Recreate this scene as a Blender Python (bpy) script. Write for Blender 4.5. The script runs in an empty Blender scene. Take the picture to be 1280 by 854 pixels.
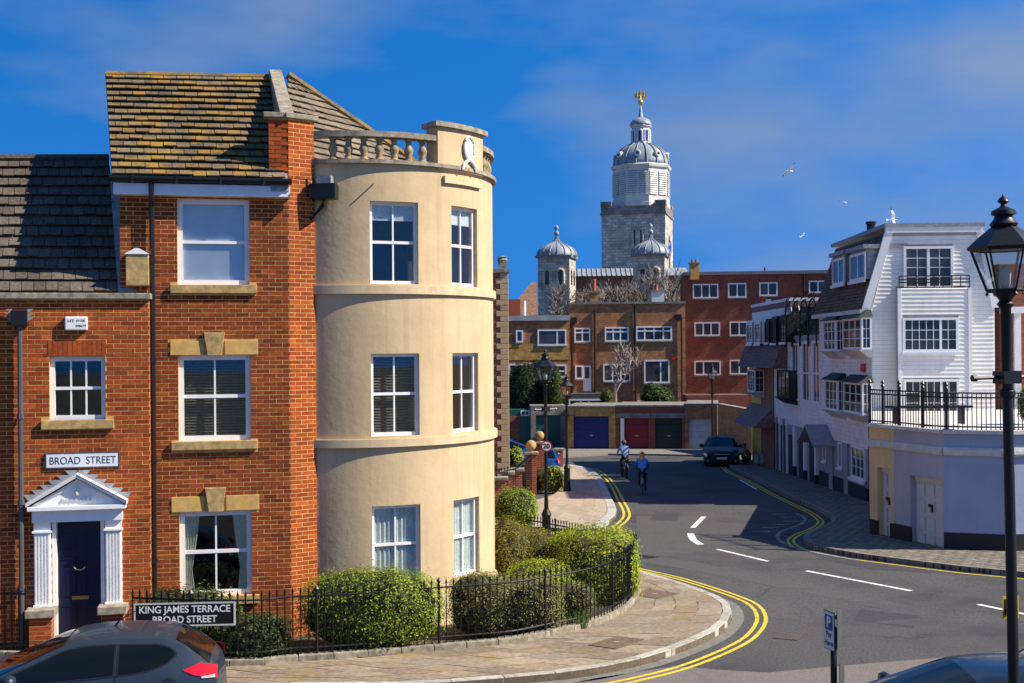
import bpy, bmesh, math, random
from mathutils import Vector, Matrix
random.seed(7)
R = math.radians
sc = bpy.context.scene; col = sc.collection
# ---------------------------------------------------------------- camera, sky, sun, exposure
F = 1500.0; CZ = 5.0; SR = 0.0075          # focal length in photo pixels, eye height, roll
cd = bpy.data.cameras.new('camera'); cam = bpy.data.objects.new('camera', cd); col.objects.link(cam)
cam.location = (0, 0, CZ); cam.rotation_mode = 'QUATERNION'
cam.rotation_quaternion = (Matrix.Rotation(R(90), 4, 'X') @ Matrix.Rotation(-SR, 4, 'Z')).to_quaternion()
cd.sensor_width = 36; cd.lens = F/1280*36; cd.shift_y = 13/1280; cd.clip_start = .1; cd.clip_end = 3000
sc.camera = cam
SUN_EL = R(41); SUN_AZ = R(9)              # azimuth measured from +X (right) towards the viewer
sund = Vector((math.cos(SUN_AZ)*math.cos(SUN_EL), -math.sin(SUN_AZ)*math.cos(SUN_EL), math.sin(SUN_EL)))
sl = bpy.data.lights.new('sun', 'SUN'); sl.energy = 3.35; sl.angle = R(.5); sl.color = (1, .9, .74)
so = bpy.data.objects.new('sun', sl); col.objects.link(so)
so.rotation_euler = (-sund).to_track_quat('-Z', 'Y').to_euler(); so.location = (40, -10, 60)
w = bpy.data.worlds.new('World'); sc.world = w; w.use_nodes = True
nt = w.node_tree; N = nt.nodes; L = nt.links; N.clear()
out = N.new('ShaderNodeOutputWorld'); bg = N.new('ShaderNodeBackground'); bg.inputs[1].default_value = .15
sky = N.new('ShaderNodeTexSky'); sky.sky_type = 'NISHITA'; sky.sun_disc = False
sky.sun_elevation = SUN_EL; sky.sun_rotation = math.atan2(sund.x, sund.y)
sky.air_density = 1.0; sky.dust_density = .15; sky.ozone_density = 3.0; sky.altitude = 0
hs = N.new('ShaderNodeHueSaturation'); hs.inputs['Saturation'].default_value = 1.4; hs.inputs['Value'].default_value = .53
hs.inputs['Hue'].default_value = .507
L.new(sky.outputs[0], hs.inputs['Color'])
sv_ = N.new('ShaderNodeTexCoord'); sm_ = N.new('ShaderNodeMapping'); sm_.vector_type = 'POINT'; sm_.inputs['Scale'].default_value = (1, 1, .8); sm_.inputs['Location'].default_value = (0, 0, .42)
nz_ = N.new('ShaderNodeVectorMath'); nz_.operation = 'NORMALIZE'
L.new(sv_.outputs['Generated'], sm_.inputs[0]); L.new(sm_.outputs[0], nz_.inputs[0]); L.new(nz_.outputs[0], sky.inputs[0])
tc = N.new('ShaderNodeTexCoord'); mp = N.new('ShaderNodeMapping'); mp.inputs['Scale'].default_value = (1.7, 1.7, 4.6)
mp.inputs['Location'].default_value = (18.0, 3.6, 15.5)
ns = N.new('ShaderNodeTexNoise'); ns.inputs['Scale'].default_value = 1.15; ns.inputs['Detail'].default_value = 7; ns.inputs['Roughness'].default_value = .48
L.new(tc.outputs['Generated'], mp.inputs[0]); L.new(mp.outputs[0], ns.inputs['Vector'])
rp = N.new('ShaderNodeValToRGB'); rp.color_ramp.elements[0].position = .46; rp.color_ramp.elements[1].position = .68
rp.color_ramp.elements[0].color = (0, 0, 0, 1); rp.color_ramp.elements[1].color = (.85, .85, .85, 1)
L.new(ns.outputs[0], rp.inputs[0])
mx = N.new('ShaderNodeMix'); mx.data_type = 'RGBA'
L.new(rp.outputs[0], mx.inputs[0]); L.new(hs.outputs[0], mx.inputs[6]); mx.inputs[7].default_value = (.84, 1.0, 1.25, 1)
L.new(mx.outputs[2], bg.inputs[0]); L.new(bg.outputs[0], out.inputs[0])
sc.view_settings.view_transform = 'Standard'; sc.view_settings.look = 'None'; sc.view_settings.gamma = 1
sc.view_settings.exposure = 1.35; sc.view_settings.use_curve_mapping = False
# ---------------------------------------------------------------- photo pixels -> places
def gz(y): return 0.0 if y < 22 else -.0205*(min(y, 120)-22)
def ray(px, py):
    dx = px-640; dy = py-427
    return (dx-dy*SR)/F, -(dx*SR+dy-13)/F
def at(px, py, d): a, b = ray(px, py); return Vector((a*d, d, CZ+b*d))
def G(px, py, h=0):
    a, b = ray(px, py); d = (CZ-h)/-b
    if d > 22: d = (CZ-h-.451)/(-b-.0205)
    return Vector((a*d, d, gz(d)+h))
class Pl:                                    # a vertical plane: s along, n out of it, z up
    def __init__(s, x, y, deg): s.o = Vector((x, y, 0)); s.deg = deg; a = R(deg); s.t = Vector((math.cos(a), math.sin(a), 0)); s.n = Vector((math.sin(a), -math.cos(a), 0))
    def __call__(s, u, z, n=0): return s.o+s.t*u+s.n*n+Vector((0, 0, z))
    def pix(s, px, py, n=0):
        a, b = ray(px, py); o = s.o+s.n*n
        t = (o.x*s.n.x+o.y*s.n.y)/(a*s.n.x+s.n.y)
        p = Vector((a*t, t, CZ+b*t)); q = p-o
        return q.dot(s.t), p.z
    def rect(s, x0, y0, x1, y1, n=0):
        a = s.pix(x0, (y0+y1)/2, n)[0]; b = s.pix(x1, (y0+y1)/2, n)[0]
        z1 = s.pix((x0+x1)/2, y0, n)[1]; z0 = s.pix((x0+x1)/2, y1, n)[1]
        return (a, b, z0, z1)
WP = Pl(0, 0, 0)                             # world aligned: s = X, n = -Y
# ---------------------------------------------------------------- mesh helpers
class MB:
    def __init__(s): s.v = []; s.f = []
    def add(s, vs, fs): k = len(s.v); s.v += [tuple(p) for p in vs]; s.f += [tuple(i+k for i in f) for f in fs]; return s
    def hexa(s, p): return s.add(p, [(0, 3, 2, 1), (4, 5, 6, 7), (0, 1, 5, 4), (1, 2, 6, 5), (2, 3, 7, 6), (3, 0, 4, 7)])
    def box(s, P, a, b, z0, z1, n0, n1):     # n1 is the outer face
        return s.hexa([P(a, z0, n1), P(b, z0, n1), P(b, z0, n0), P(a, z0, n0), P(a, z1, n1), P(b, z1, n1), P(b, z1, n0), P(a, z1, n0)])
    def cube(s, c, d, M=None):
        x, y, z = c; a, b, e = d[0]/2, d[1]/2, d[2]/2
        p = [Vector((x+i*a, y+j*b, z+k*e)) for k in (-1, 1) for i, j in ((-1, -1), (1, -1), (1, 1), (-1, 1))]
        return s.hexa([M @ q for q in p] if M else p)
    def quad(s, *p): return s.add(p, [tuple(range(len(p)))])
    def prism(s, pts, h):                    # pts: list of 3d points (ccw from above); extruded by vector h
        n = len(pts); h = Vector(h); q = [Vector(p)+h for p in pts]
        return s.add(list(pts)+q, [tuple(range(n-1, -1, -1)), tuple(range(n, 2*n))]+[(i, (i+1) % n, n+(i+1) % n, n+i) for i in range(n)])
    def tube(s, pts, r, n=6, cap=True):
        pts = [Vector(p) for p in pts]; rr = r if isinstance(r, (list, tuple)) else [r]*len(pts); rings = []
        for i, p in enumerate(pts):
            d = (pts[min(i+1, len(pts)-1)]-pts[max(i-1, 0)]).normalized()
            u = d.cross(Vector((0, 0, 1)) if abs(d.z) < .95 else Vector((1, 0, 0))).normalized(); v = d.cross(u)
            rings.append([p+(u*math.cos(2*math.pi*k/n)+v*math.sin(2*math.pi*k/n))*rr[i] for k in range(n)])
        fs = [(i*n+k, i*n+(k+1) % n, (i+1)*n+(k+1) % n, (i+1)*n+k) for i in range(len(pts)-1) for k in range(n)]
        if cap: fs += [tuple(range(n-1, -1, -1)), tuple(range((len(pts)-1)*n, len(pts)*n))]
        return s.add([q for g in rings for q in g], fs)
    def lathe(s, prof, c=(0, 0, 0), n=12, rot=0, M=None):   # prof: (radius, z) upwards
        vs = []
        for r, z in prof:
            for k in range(n):
                a = 2*math.pi*k/n+rot; p = Vector((c[0]+r*math.cos(a), c[1]+r*math.sin(a), c[2]+z)); vs.append(M @ p if M else p)
        m = len(prof)
        return s.add(vs, [(i*n+k, i*n+(k+1) % n, (i+1)*n+(k+1) % n, (i+1)*n+k) for i in range(m-1) for k in range(n)]+[tuple(range(n-1, -1, -1)), tuple(range((m-1)*n, m*n))])
    def mesh(s, name, smooth=False):
        me = bpy.data.meshes.new(name); me.from_pydata(s.v, [], s.f); me.update()
        if smooth: me.polygons.foreach_set('use_smooth', [True]*len(me.polygons))
        return me
def link(name, me, m, parent=None, kind=None, label=None):
    if m and me and not me.materials: me.materials.append(MT(m))
    o = bpy.data.objects.new(name, me); col.objects.link(o)
    if parent:
        o.parent = parent
        if parent.type == 'EMPTY': o.matrix_parent_inverse = Matrix.Translation(-parent.location)
    if kind: o['kind'] = kind
    if label: o['label'] = label
    return o
def part(name, mb, m, parent=None, smooth=False, kind=None, label=None, bevel=0, recalc=True):
    me = mb.mesh(name, smooth)
    if recalc or bevel:
        bm = bmesh.new(); bm.from_mesh(me)
        if bevel: bmesh.ops.bevel(bm, geom=bm.edges[:], offset=bevel, segments=2, affect='EDGES', profile=.6)
        bmesh.ops.recalc_face_normals(bm, faces=bm.faces[:]); bm.to_mesh(me); bm.free()
        if smooth: me.polygons.foreach_set('use_smooth', [True]*len(me.polygons))
    return link(name, me, m, parent, kind, label)
def tag(o, label, cat, group=None):
    o['label'] = label; o['category'] = cat
    if group: o['group'] = group
    return o
def thing(name, label, cat, loc=(0, 0, 0), group=None):
    o = bpy.data.objects.new(name, None); col.objects.link(o); o.location = loc; o.empty_display_size = .2
    return tag(o, label, cat, group)
def copy_tree(o, parent=None):
    c = o.copy(); col.objects.link(c)
    if parent: c.parent = parent
    for ch in list(o.children): copy_tree(ch, c)
    return c
def struct(name, mb, m, smooth=False): return part(name, mb, m, None, smooth, 'structure')
def autosmooth(me, ang=40):
    me.polygons.foreach_set('use_smooth', [True]*len(me.polygons))
    try: me.set_sharp_from_angle(angle=R(ang))
    except Exception: pass
# ---------------------------------------------------------------- materials
MATS = {}; SPEC = {}
def MT(n):
    if isinstance(n, str):
        if n not in MATS: MATS[n] = make_mat(n, **SPEC[n])
        return MATS[n]
    return n
def make_mat(name, c=(.5, .5, .5), r=.8, var=.12, sc_=6, bump=.0, bs=40, metal=0, c2=None, isl=0, spec=.4, stain=None, st_sc=1.2, st_lo=.55, st_hi=.7, brick=None, trans=0, coat=0, stretch=(1, 1, 1), cols=None, leaf=0, bd=.02, streak=None, crack=None, big=None):
    m = bpy.data.materials.new(name); m.use_nodes = True; nt = m.node_tree; n = nt.nodes; l = nt.links
    b = n['Principled BSDF']; b.inputs['Roughness'].default_value = r; b.inputs['Metallic'].default_value = metal
    b.inputs['Specular IOR Level'].default_value = spec; b.inputs['Coat Weight'].default_value = coat
    g = n.new('ShaderNodeNewGeometry'); mp = n.new('ShaderNodeMapping'); mp.inputs['Scale'].default_value = stretch
    l.new(g.outputs['Position'], mp.inputs[0]); pos = mp.outputs[0]
    def mixc(f, a, bb, blend='MIX'):
        x = n.new('ShaderNodeMix'); x.data_type = 'RGBA'; x.blend_type = blend
        for s, i in ((f, 0), (a, 6), (bb, 7)):
            if hasattr(s, 'is_output'): l.new(s, x.inputs[i])
            else: x.inputs[i].default_value = s if i == 0 else (*s[:3], 1)
        return x.outputs[2]
    def noise(s, d=4, rg=.6, src=None):
        t = n.new('ShaderNodeTexNoise'); t.inputs['Scale'].default_value = s; t.inputs['Detail'].default_value = d; t.inputs['Roughness'].default_value = rg
        l.new(src or pos, t.inputs['Vector']); return t.outputs[0]
    def ramp(src, lo, hi, a=0, bb=1):
        x = n.new('ShaderNodeMapRange'); l.new(src, x.inputs[0]); x.inputs[1].default_value = lo; x.inputs[2].default_value = hi
        x.inputs[3].default_value = a; x.inputs[4].default_value = bb; return x.outputs[0]
    cur = c
    hgt = None
    if isl or cols:
        oi = n.new('ShaderNodeObjectInfo'); ad = n.new('ShaderNodeMath'); ad.operation = 'ADD'
        l.new(oi.outputs['Random'], ad.inputs[0]); l.new(g.outputs['Random Per Island'], ad.inputs[1])
        fr = n.new('ShaderNodeMath'); fr.operation = 'FRACT'; l.new(ad.outputs[0], fr.inputs[0]); rnd = fr.outputs[0]
        cr = n.new('ShaderNodeValToRGB'); cl = cols or [c, c2]
        while len(cr.color_ramp.elements) < len(cl): cr.color_ramp.elements.new(.5)
        for i, e in enumerate(cr.color_ramp.elements): e.position = i/(len(cl)-1); e.color = (*cl[i], 1)
        l.new(rnd, cr.inputs[0]); cur = cr.outputs[0]
    elif brick:
        bk = n.new('ShaderNodeTexBrick'); bw, bh, mo = brick[:3]
        ax = brick[3]                        # world direction of the wall, degrees
        vr = n.new('ShaderNodeVectorRotate'); vr.rotation_type = 'Z_AXIS'; vr.inputs['Angle'].default_value = R(-ax); l.new(pos, vr.inputs[0])
        sp = n.new('ShaderNodeSeparateXYZ'); l.new(vr.outputs[0], sp.inputs[0]); cb = n.new('ShaderNodeCombineXYZ')
        l.new(sp.outputs[0], cb.inputs[0]); l.new(sp.outputs[1 if len(brick) > 5 and brick[5] else 2], cb.inputs[1]); l.new(cb.outputs[0], bk.inputs[0])
        bk.inputs['Scale'].default_value = 1; bk.inputs['Brick Width'].default_value = bw; bk.inputs['Row Height'].default_value = bh
        bk.inputs['Mortar Size'].default_value = mo; bk.inputs['Mortar Smooth'].default_value = .1; bk.inputs['Bias'].default_value = 0
        bk.inputs[1].default_value = (*c, 1); bk.inputs[2].default_value = (*(c2 or c), 1); bk.inputs[3].default_value = (*brick[4], 1)
        cur = bk.outputs[0]; hgt = bk.outputs['Fac']
    elif c2: cur = mixc(ramp(noise(sc_*.6), .35, .65), c, c2)
    if var:
        v = ramp(noise(sc_), .25, .75, 1-var*1.6, 1+var*1.6); cv = n.new('ShaderNodeCombineColor'); [l.new(v, cv.inputs[i]) for i in range(3)]
        cur = mixc(1.0, cur, cv.outputs[0], 'MULTIPLY')
    if big:                                   # broad weathering
        v = ramp(noise(big[0], 4, .55), .3, .7, 1-big[1], 1+big[1]*.6); cv = n.new('ShaderNodeCombineColor'); [l.new(v, cv.inputs[i]) for i in range(3)]
        cur = mixc(1.0, cur, cv.outputs[0], 'MULTIPLY')
    if stain: cur = mixc(ramp(noise(st_sc, 6, .65), st_lo, st_hi, 0, .85), cur, stain)
    if streak:                                # rain streaks: noise drawn out vertically
        m2 = n.new('ShaderNodeMapping'); m2.inputs['Scale'].default_value = (5, 5, .22); l.new(g.outputs['Position'], m2.inputs[0])
        cur = mixc(ramp(noise(1.0, 6, .7, m2.outputs[0]), .5, .78, 0, streak[1]), cur, streak[0])
    if crack:
        nv = n.new('ShaderNodeTexNoise'); nv.inputs['Scale'].default_value = 1.3; nv.inputs['Detail'].default_value = 5; l.new(pos, nv.inputs[0])
        va = n.new('ShaderNodeVectorMath'); va.operation = 'ADD'; l.new(pos, va.inputs[0]); l.new(nv.outputs[1], va.inputs[1])
        vo = n.new('ShaderNodeTexVoronoi'); vo.feature = 'DISTANCE_TO_EDGE'; vo.inputs['Scale'].default_value = crack[0]; l.new(va.outputs[0], vo.inputs['Vector'])
        ml = n.new('ShaderNodeMath'); ml.operation = 'MULTIPLY'; l.new(ramp(vo.outputs['Distance'], crack[1], 0, 0, 1), ml.inputs[0]); l.new(ramp(noise(.22, 3), .5, .6, 0, crack[3]), ml.inputs[1])
        cur = mixc(ml.outputs[0], cur, crack[2])
    if hasattr(cur, 'is_output'): l.new(cur, b.inputs['Base Color'])
    else: b.inputs['Base Color'].default_value = (*cur, 1)
    if leaf:                                  # light shining through the thin leaves
        tl = n.new('ShaderNodeBsdfTranslucent'); l.new(cur, tl.inputs[0]); ms = n.new('ShaderNodeMixShader'); ms.inputs[0].default_value = leaf
        l.new(b.outputs[0], ms.inputs[1]); l.new(tl.outputs[0], ms.inputs[2]); l.new(ms.outputs[0], n['Material Output'].inputs[0])
    if bump or hgt:
        bp = n.new('ShaderNodeBump'); bp.inputs['Distance'].default_value = bd; bp.inputs['Strength'].default_value = bump or .4
        if hgt and not bump:
            bp.invert = True; l.new(hgt, bp.inputs['Height'])
        else: l.new(noise(bs, 5), bp.inputs['Height'])
        l.new(bp.outputs[0], b.inputs['Normal'])
    if trans:                                 # clear glazing: mostly see-through with a mirror-like sheen
        tr = n.new('ShaderNodeBsdfTransparent'); tr.inputs[0].default_value = (*c, 1); gl = n.new('ShaderNodeBsdfGlossy'); gl.inputs['Roughness'].default_value = .015
        lw_ = n.new('ShaderNodeLayerWeight'); lw_.inputs[0].default_value = .5; lw = n.new('ShaderNodeMath'); lw.operation = 'POWER'; lw.inputs[1].default_value = 4.0; l.new(lw_.outputs['Facing'], lw.inputs[0]); ms = n.new('ShaderNodeMixShader'); ad = n.new('ShaderNodeMath'); ad.operation = 'ADD'; ad.use_clamp = True
        ad.inputs[1].default_value = trans*.6; l.new(lw.outputs[0], ad.inputs[0]); l.new(ad.outputs[0], ms.inputs[0])
        l.new(tr.outputs[0], ms.inputs[1]); l.new(gl.outputs[0], ms.inputs[2]); l.new(ms.outputs[0], n['Material Output'].inputs[0])
    return m
S_ = SPEC
def D(n, **k): S_[n] = k
D('asphalt', c=(.055, .054, .053), c2=(.085, .082, .08), r=.9, var=.38, sc_=30, bump=.6, bs=150, bd=.012, stain=(.036, .036, .037), st_sc=.3, st_lo=.48, st_hi=.66, crack=(.32, .012, (.015, .015, .015), .9))
D('asphalt_mid', c=(.075, .073, .07), r=.92, var=.35, sc_=35, bump=.6, bs=150, bd=.012, stain=(.05, .05, .05), st_sc=.8)
D('asphalt_pink', c=(.16, .135, .125), r=.92, var=.35, sc_=40, bump=.5, bs=160, bd=.01, stain=(.12, .1, .1), st_sc=.8)
D('asphalt_dark', c=(.045, .044, .046), r=.9, var=.3, sc_=30, bump=.4, bs=160, bd=.01)
D('earth', c=(.06, .042, .025), c2=(.11, .085, .05), r=1, var=.4, sc_=18, bump=.8, bs=30)
D('ground', c=(.11, .1, .085), c2=(.09, .1, .06), r=1, var=.2, sc_=.6)
D('glass_lamp', c=(.9, .92, .93), trans=.34)
D('slab', big=(.5, .25), cols=[(.2, .155, .105), (.28, .22, .15), (.24, .185, .125), (.31, .25, .175), (.23, .19, .14)], r=.9, var=.22, sc_=9, bump=.35, bs=60, bd=.008, stain=(.26, .17, .03), st_sc=1.1, st_lo=.56, st_hi=.72)
D('cover', c=(.17, .11, .07), c2=(.12, .085, .055), r=.8, var=.3, sc_=20, bump=.3, bs=70)
D('slab_grey', cols=[(.14, .13, .11), (.2, .18, .155), (.17, .16, .135)], r=.9, var=.25, sc_=9, bump=.3, bs=60, bd=.008)
D('slab_joint', c=(.13, .10, .065), r=1, var=.25, sc_=20)
D('slab_far', cols=[(.33, .26, .185), (.4, .32, .23), (.36, .29, .205)], r=.9, var=.15, sc_=5)
D('paver_red', cols=[(.22, .14, .13), (.3, .19, .17), (.25, .17, .16)], r=.9, var=.15, sc_=5)
D('kerbstone', cols=[(.34, .32, .27), (.45, .43, .38), (.39, .36, .3)], r=.85, var=.2, sc_=14, bump=.3, bs=50, bd=.008, stain=(.2, .17, .1), st_sc=2.2)
D('paving_right', c=(.16, .14, .11), c2=(.22, .19, .145), brick=(.42, .2, .02, 20, (.035, .032, .028), 1), r=.9, var=.3, sc_=6)
D('yellow_line', c=(.6, .46, .03), r=.8, var=.25, sc_=14, stain=(.2, .17, .06), st_sc=4, st_lo=.56, st_hi=.7)
D('white_line', c=(.7, .7, .67), r=.8, var=.15, sc_=14, stain=(.16, .16, .155), st_sc=5, st_lo=.55, st_hi=.7)
D('worn_line', c=(.3, .3, .3), r=.9, var=.3, sc_=20, stain=(.07, .07, .07), st_sc=7, st_lo=.42, st_hi=.6)
D('brick_a', big=(.7, .25), cols=[(.13, .022, .004), (.26, .05, .007), (.19, .034, .005), (.34, .074, .01), (.15, .025, .004)], r=.9, var=.25, sc_=22, bump=.3, bs=90, bd=.004)
D('brick_b', big=(.7, .22), cols=[(.2, .032, .004), (.35, .066, .008), (.27, .045, .006), (.43, .09, .011), (.19, .03, .004)], r=.9, var=.22, sc_=22, bump=.3, bs=90, bd=.004)
D('mortar', big=(.7, .2), c=(.62, .34, .11), r=.95, var=.2, sc_=10)
D('stone_buff', c=(.58, .36, .09), c2=(.52, .34, .12), r=.85, var=.15, sc_=7, bump=.2, bs=60, bd=.005)
D('stone_sill', c=(.48, .32, .13), c2=(.36, .25, .11), r=.9, var=.25, sc_=10, bump=.3, bs=60, bd=.006)
D('stone_grey', c=(.33, .29, .22), c2=(.22, .19, .14), r=.92, var=.3, sc_=9, bump=.4, bs=50, bd=.008)
D('baluster', c=(.36, .27, .16), c2=(.24, .18, .1), r=.9, var=.3, sc_=14, bump=.3, bs=60, bd=.006)
D('render_cream', big=(.45, .12), streak=((.36, .26, .16), .65), c=(.6, .45, .265), c2=(.55, .41, .24), r=.88, var=.06, sc_=1.6, bump=.28, bs=7, bd=.02, stain=(.44, .31, .165), st_sc=.8, st_lo=.56, st_hi=.75)
D('render_trim', streak=((.4, .28, .15), .5), c=(.59, .46, .29), r=.85, var=.08, sc_=5, stain=(.5, .33, .1), st_sc=1.7, st_lo=.64, st_hi=.74)
D('tile_yellow', big=(.6, .3), cols=[(.1, .075, .045), (.16, .115, .062), (.125, .095, .055), (.19, .145, .08), (.085, .065, .04)], r=.9, var=.3, sc_=16, bump=.4, bs=60, bd=.006, stain=(.3, .17, .018), st_sc=2.0, st_lo=.46, st_hi=.62)
D('tile_brown', big=(.6, .25), cols=[(.15, .12, .085), (.21, .17, .12), (.18, .14, .1)], r=.9, var=.25, sc_=14, bump=.4, bs=60, bd=.006, stain=(.34, .22, .06), st_sc=2.2, st_lo=.58, st_hi=.7)
D('tile_dark', big=(.6, .3), cols=[(.075, .06, .045), (.12, .098, .072), (.095, .077, .057), (.14, .115, .085)], r=.9, var=.35, sc_=18, bump=.4, bs=60, bd=.006, stain=(.3, .29, .25), st_sc=14, st_lo=.66, st_hi=.74)
D('tile_mansard', cols=[(.1, .065, .045), (.16, .105, .07), (.13, .085, .058), (.2, .14, .09)], r=.9, var=.3, sc_=12)
D('tile_purple', cols=[(.16, .1, .09), (.24, .15, .13), (.2, .12, .11)], r=.85, var=.3, sc_=9)
D('lead', c=(.32, .33, .35), c2=(.22, .23, .25), r=.55, var=.2, sc_=10)
D('white_paint', c=(.8, .8, .79), r=.45, var=.04, sc_=8)
D('white_fascia', c=(.68, .71, .76), r=.4, var=.05, sc_=4)
D('white_weathered', c=(.62, .63, .6), c2=(.5, .52, .5), r=.7, var=.12, sc_=10)
D('black_plastic', c=(.012, .012, .013), r=.35, var=.1, sc_=9)
D('black_iron', c=(.009, .009, .01), r=.42, var=.2, sc_=20)
D('glass', c=(.85, .88, .89), trans=.09)
D('glass_sky', c=(.85, .88, .9), trans=.14)
D('glass_clear', c=(.93, .95, .95), trans=.1)
D('glass_dark', c=(.05, .052, .055), r=.05, var=.5, sc_=.8, spec=.45)
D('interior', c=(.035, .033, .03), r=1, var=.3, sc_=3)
D('curtain', c=(.85, .87, .85), r=.9, var=.1, sc_=20)
D('curtain_buff', c=(.8, .75, .55), r=.9, var=.1, sc_=20)
D('blind_or_sky_sheet', c=(.2, .17, .12), r=.8, var=.2, sc_=15)
D('reflected_sky', c=(.82, .86, .9), r=.8, var=.05, sc_=4)  # pale blue-white standing in for reflected sky
D('door_navy', c=(.008, .008, .035), r=.3, var=.08, sc_=10)
D('brass', c=(.45, .34, .12), r=.35, metal=1, var=.05)
D('sign_white', c=(.72, .76, .8), r=.4, var=.04)
D('sign_black', c=(.012, .012, .013), r=.35, var=.05)
D('letters', c=(.02, .02, .022), r=.5, var=0)
D('letters_white', c=(.8, .8, .8), r=.5, var=0)
D('sign_red', c=(.5, .02, .015), r=.4, var=.04)
D('sign_blue', c=(.012, .04, .28), r=.4, var=.04)
D('sign_yellow', c=(.75, .48, .01), r=.4, var=.06)
D('grey_metal', c=(.09, .095, .1), r=.5, var=.1, metal=.3)
D('soil', c=(.055, .035, .02), c2=(.13, .095, .055), r=1, var=.4, sc_=25, bump=.8, bs=50)
def leafmat(n, a, b_, c_): D(n, cols=[a, b_, c_, b_, a], r=.55, var=.25, sc_=3, spec=.25, leaf=.4)
leafmat('leaf_box', (.085, .16, .012), (.22, .33, .022), (.46, .54, .045))
leafmat('leaf_gold', (.12, .2, .01), (.32, .42, .018), (.56, .6, .035))
leafmat('leaf_grey', (.09, .11, .035), (.24, .25, .085), (.44, .44, .13))
leafmat('leaf_ivy', (.014, .03, .008), (.045, .08, .016), (.14, .2, .06))
leafmat('leaf_red', (.09, .12, .015), (.26, .16, .028), (.3, .36, .035))
leafmat('leaf_dark', (.012, .022, .01), (.025, .042, .018), (.05, .07, .03))
leafmat('leaf_green', (.03, .06, .01), (.07, .12, .02), (.15, .2, .03))
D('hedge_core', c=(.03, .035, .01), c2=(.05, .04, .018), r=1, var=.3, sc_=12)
D('bark', c=(.1, .075, .05), r=1, var=.3, sc_=12)
D('bark_pale', c=(.36, .29, .25), r=1, var=.2, sc_=10)
D('bark_grey', c=(.22, .19, .155), r=1, var=.2, sc_=10)
D('clap_white', streak=((.55, .54, .52), .35), c=(.84, .81, .76), r=.6, var=.05, sc_=3, stain=(.66, .64, .6), st_sc=1.2, st_lo=.6, st_hi=.8)
D('clap_warm', streak=((.5, .46, .4), .45), c=(.82, .77, .7), r=.65, var=.08, sc_=3, stain=(.5, .46, .39), st_sc=.9, st_lo=.55, st_hi=.75)
D('clap_back', c=(.35, .35, .36), r=.8, var=.05)
D('grey_wall', streak=((.2, .19, .2), .4), c=(.32, .31, .33), r=.8, var=.08, sc_=3)
D('black_wall', c=(.014, .014, .016), r=.6, var=.15, sc_=6)
D('lavender', big=(.5, .12), streak=((.3, .29, .34), .5), c=(.45, .42, .48), r=.8, var=.06, sc_=1.5, bump=.15, bs=10)
D('blue_wall', big=(.5, .12), streak=((.24, .28, .37), .45), c=(.33, .38, .5), r=.8, var=.05, sc_=1.2, bump=.15, bs=10)
D('buff_wall', streak=((.5, .36, .18), .4), c=(.75, .53, .25), r=.8, var=.06, sc_=2)
D('yellow_wall', c=(.72, .48, .1), r=.8, var=.08, sc_=2)
D('coping_white', c=(.6, .58, .54), r=.8, var=.12, sc_=6)
D('garage_white', c=(.6, .58, .55), r=.6, var=.05, sc_=4)
D('brick_brown', c=(.44, .195, .075), c2=(.27, .11, .044), brick=(.225, .075, .009, 0, (.26, .16, .09)), r=.9, var=.22, sc_=2.2)
D('brick_yellow', c=(.62, .34, .08), c2=(.45, .22, .05), brick=(.225, .075, .01, 0, (.25, .17, .08)), r=.9, var=.25, sc_=3)
D('brick_red', c=(.3, .09, .05), c2=(.2, .062, .038), brick=(.225, .075, .008, 0, (.11, .06, .045)), r=.9, var=.15, sc_=1.2)
D('brick_orange', c=(.6, .26, .1), c2=(.48, .19, .07), brick=(.225, .075, .009, 0, (.32, .2, .1)), r=.9, var=.15, sc_=2)  # bright orange carries the sunlit look of the yard wall in its colour
D('brick_pier', c=(.36, .08, .03), c2=(.28, .055, .022), brick=(.225, .075, .01, 0, (.4, .25, .15)), r=.9, var=.15, sc_=5)
D('brick_side', c=(.32, .075, .03), c2=(.24, .05, .022), brick=(.225, .075, .01, 90, (.38, .24, .14)), r=.9, var=.15, sc_=5)
D('concrete', c=(.24, .22, .19), c2=(.16, .15, .135), r=.9, var=.25, sc_=4)
D('quoin', cols=[(.48, .33, .18), (.56, .4, .22), (.44, .3, .17)], r=.85, var=.12, sc_=6)
D('door_green', c=(.008, .09, .075), r=.5, var=.08)
D('door_blue', c=(.012, .02, .14), r=.45, var=.08)
D('door_crimson', c=(.2, .012, .022), r=.45, var=.08)
D('door_darkgreen', c=(.012, .026, .022), r=.45, var=.08)
D('cath_stone', c=(.6, .54, .44), c2=(.38, .345, .285), brick=(.62, .34, .016, 0, (.2, .185, .155)), r=.95, var=.28, sc_=.9)
D('cath_stone_dark', c=(.3, .27, .23), c2=(.2, .18, .16), brick=(.62, .34, .016, 0, (.11, .1, .09)), r=.95, var=.28, sc_=.9)
D('cath_white', c=(.6, .6, .56), r=.6, var=.1, sc_=1, stain=(.36, .34, .3), st_sc=.6)
D('lead_roof', c=(.29, .33, .37), c2=(.21, .25, .29), r=.5, var=.15, sc_=1.2, stain=(.36, .31, .23), st_sc=.5, st_lo=.58, st_hi=.7)
D('lead_line', c=(.2, .21, .22), r=.6, var=.1)
D('gold', c=(.7, .45, .09), r=.35, metal=.4, var=.1)
D('cath_tile', c=(.24, .13, .075), c2=(.18, .1, .06), r=.9, var=.25, sc_=3)
D('terracotta', c=(.42, .1, .045), r=.8, var=.15)
D('flat_roof', c=(.32, .33, .34), r=.7, var=.15, sc_=1)
D('car_slate', c=(.024, .038, .058), r=.4, var=.03, metal=.2, coat=.4, spec=.3)
D('car_black', c=(.012, .012, .012), r=.45, var=.03, coat=.2, spec=.2)
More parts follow.
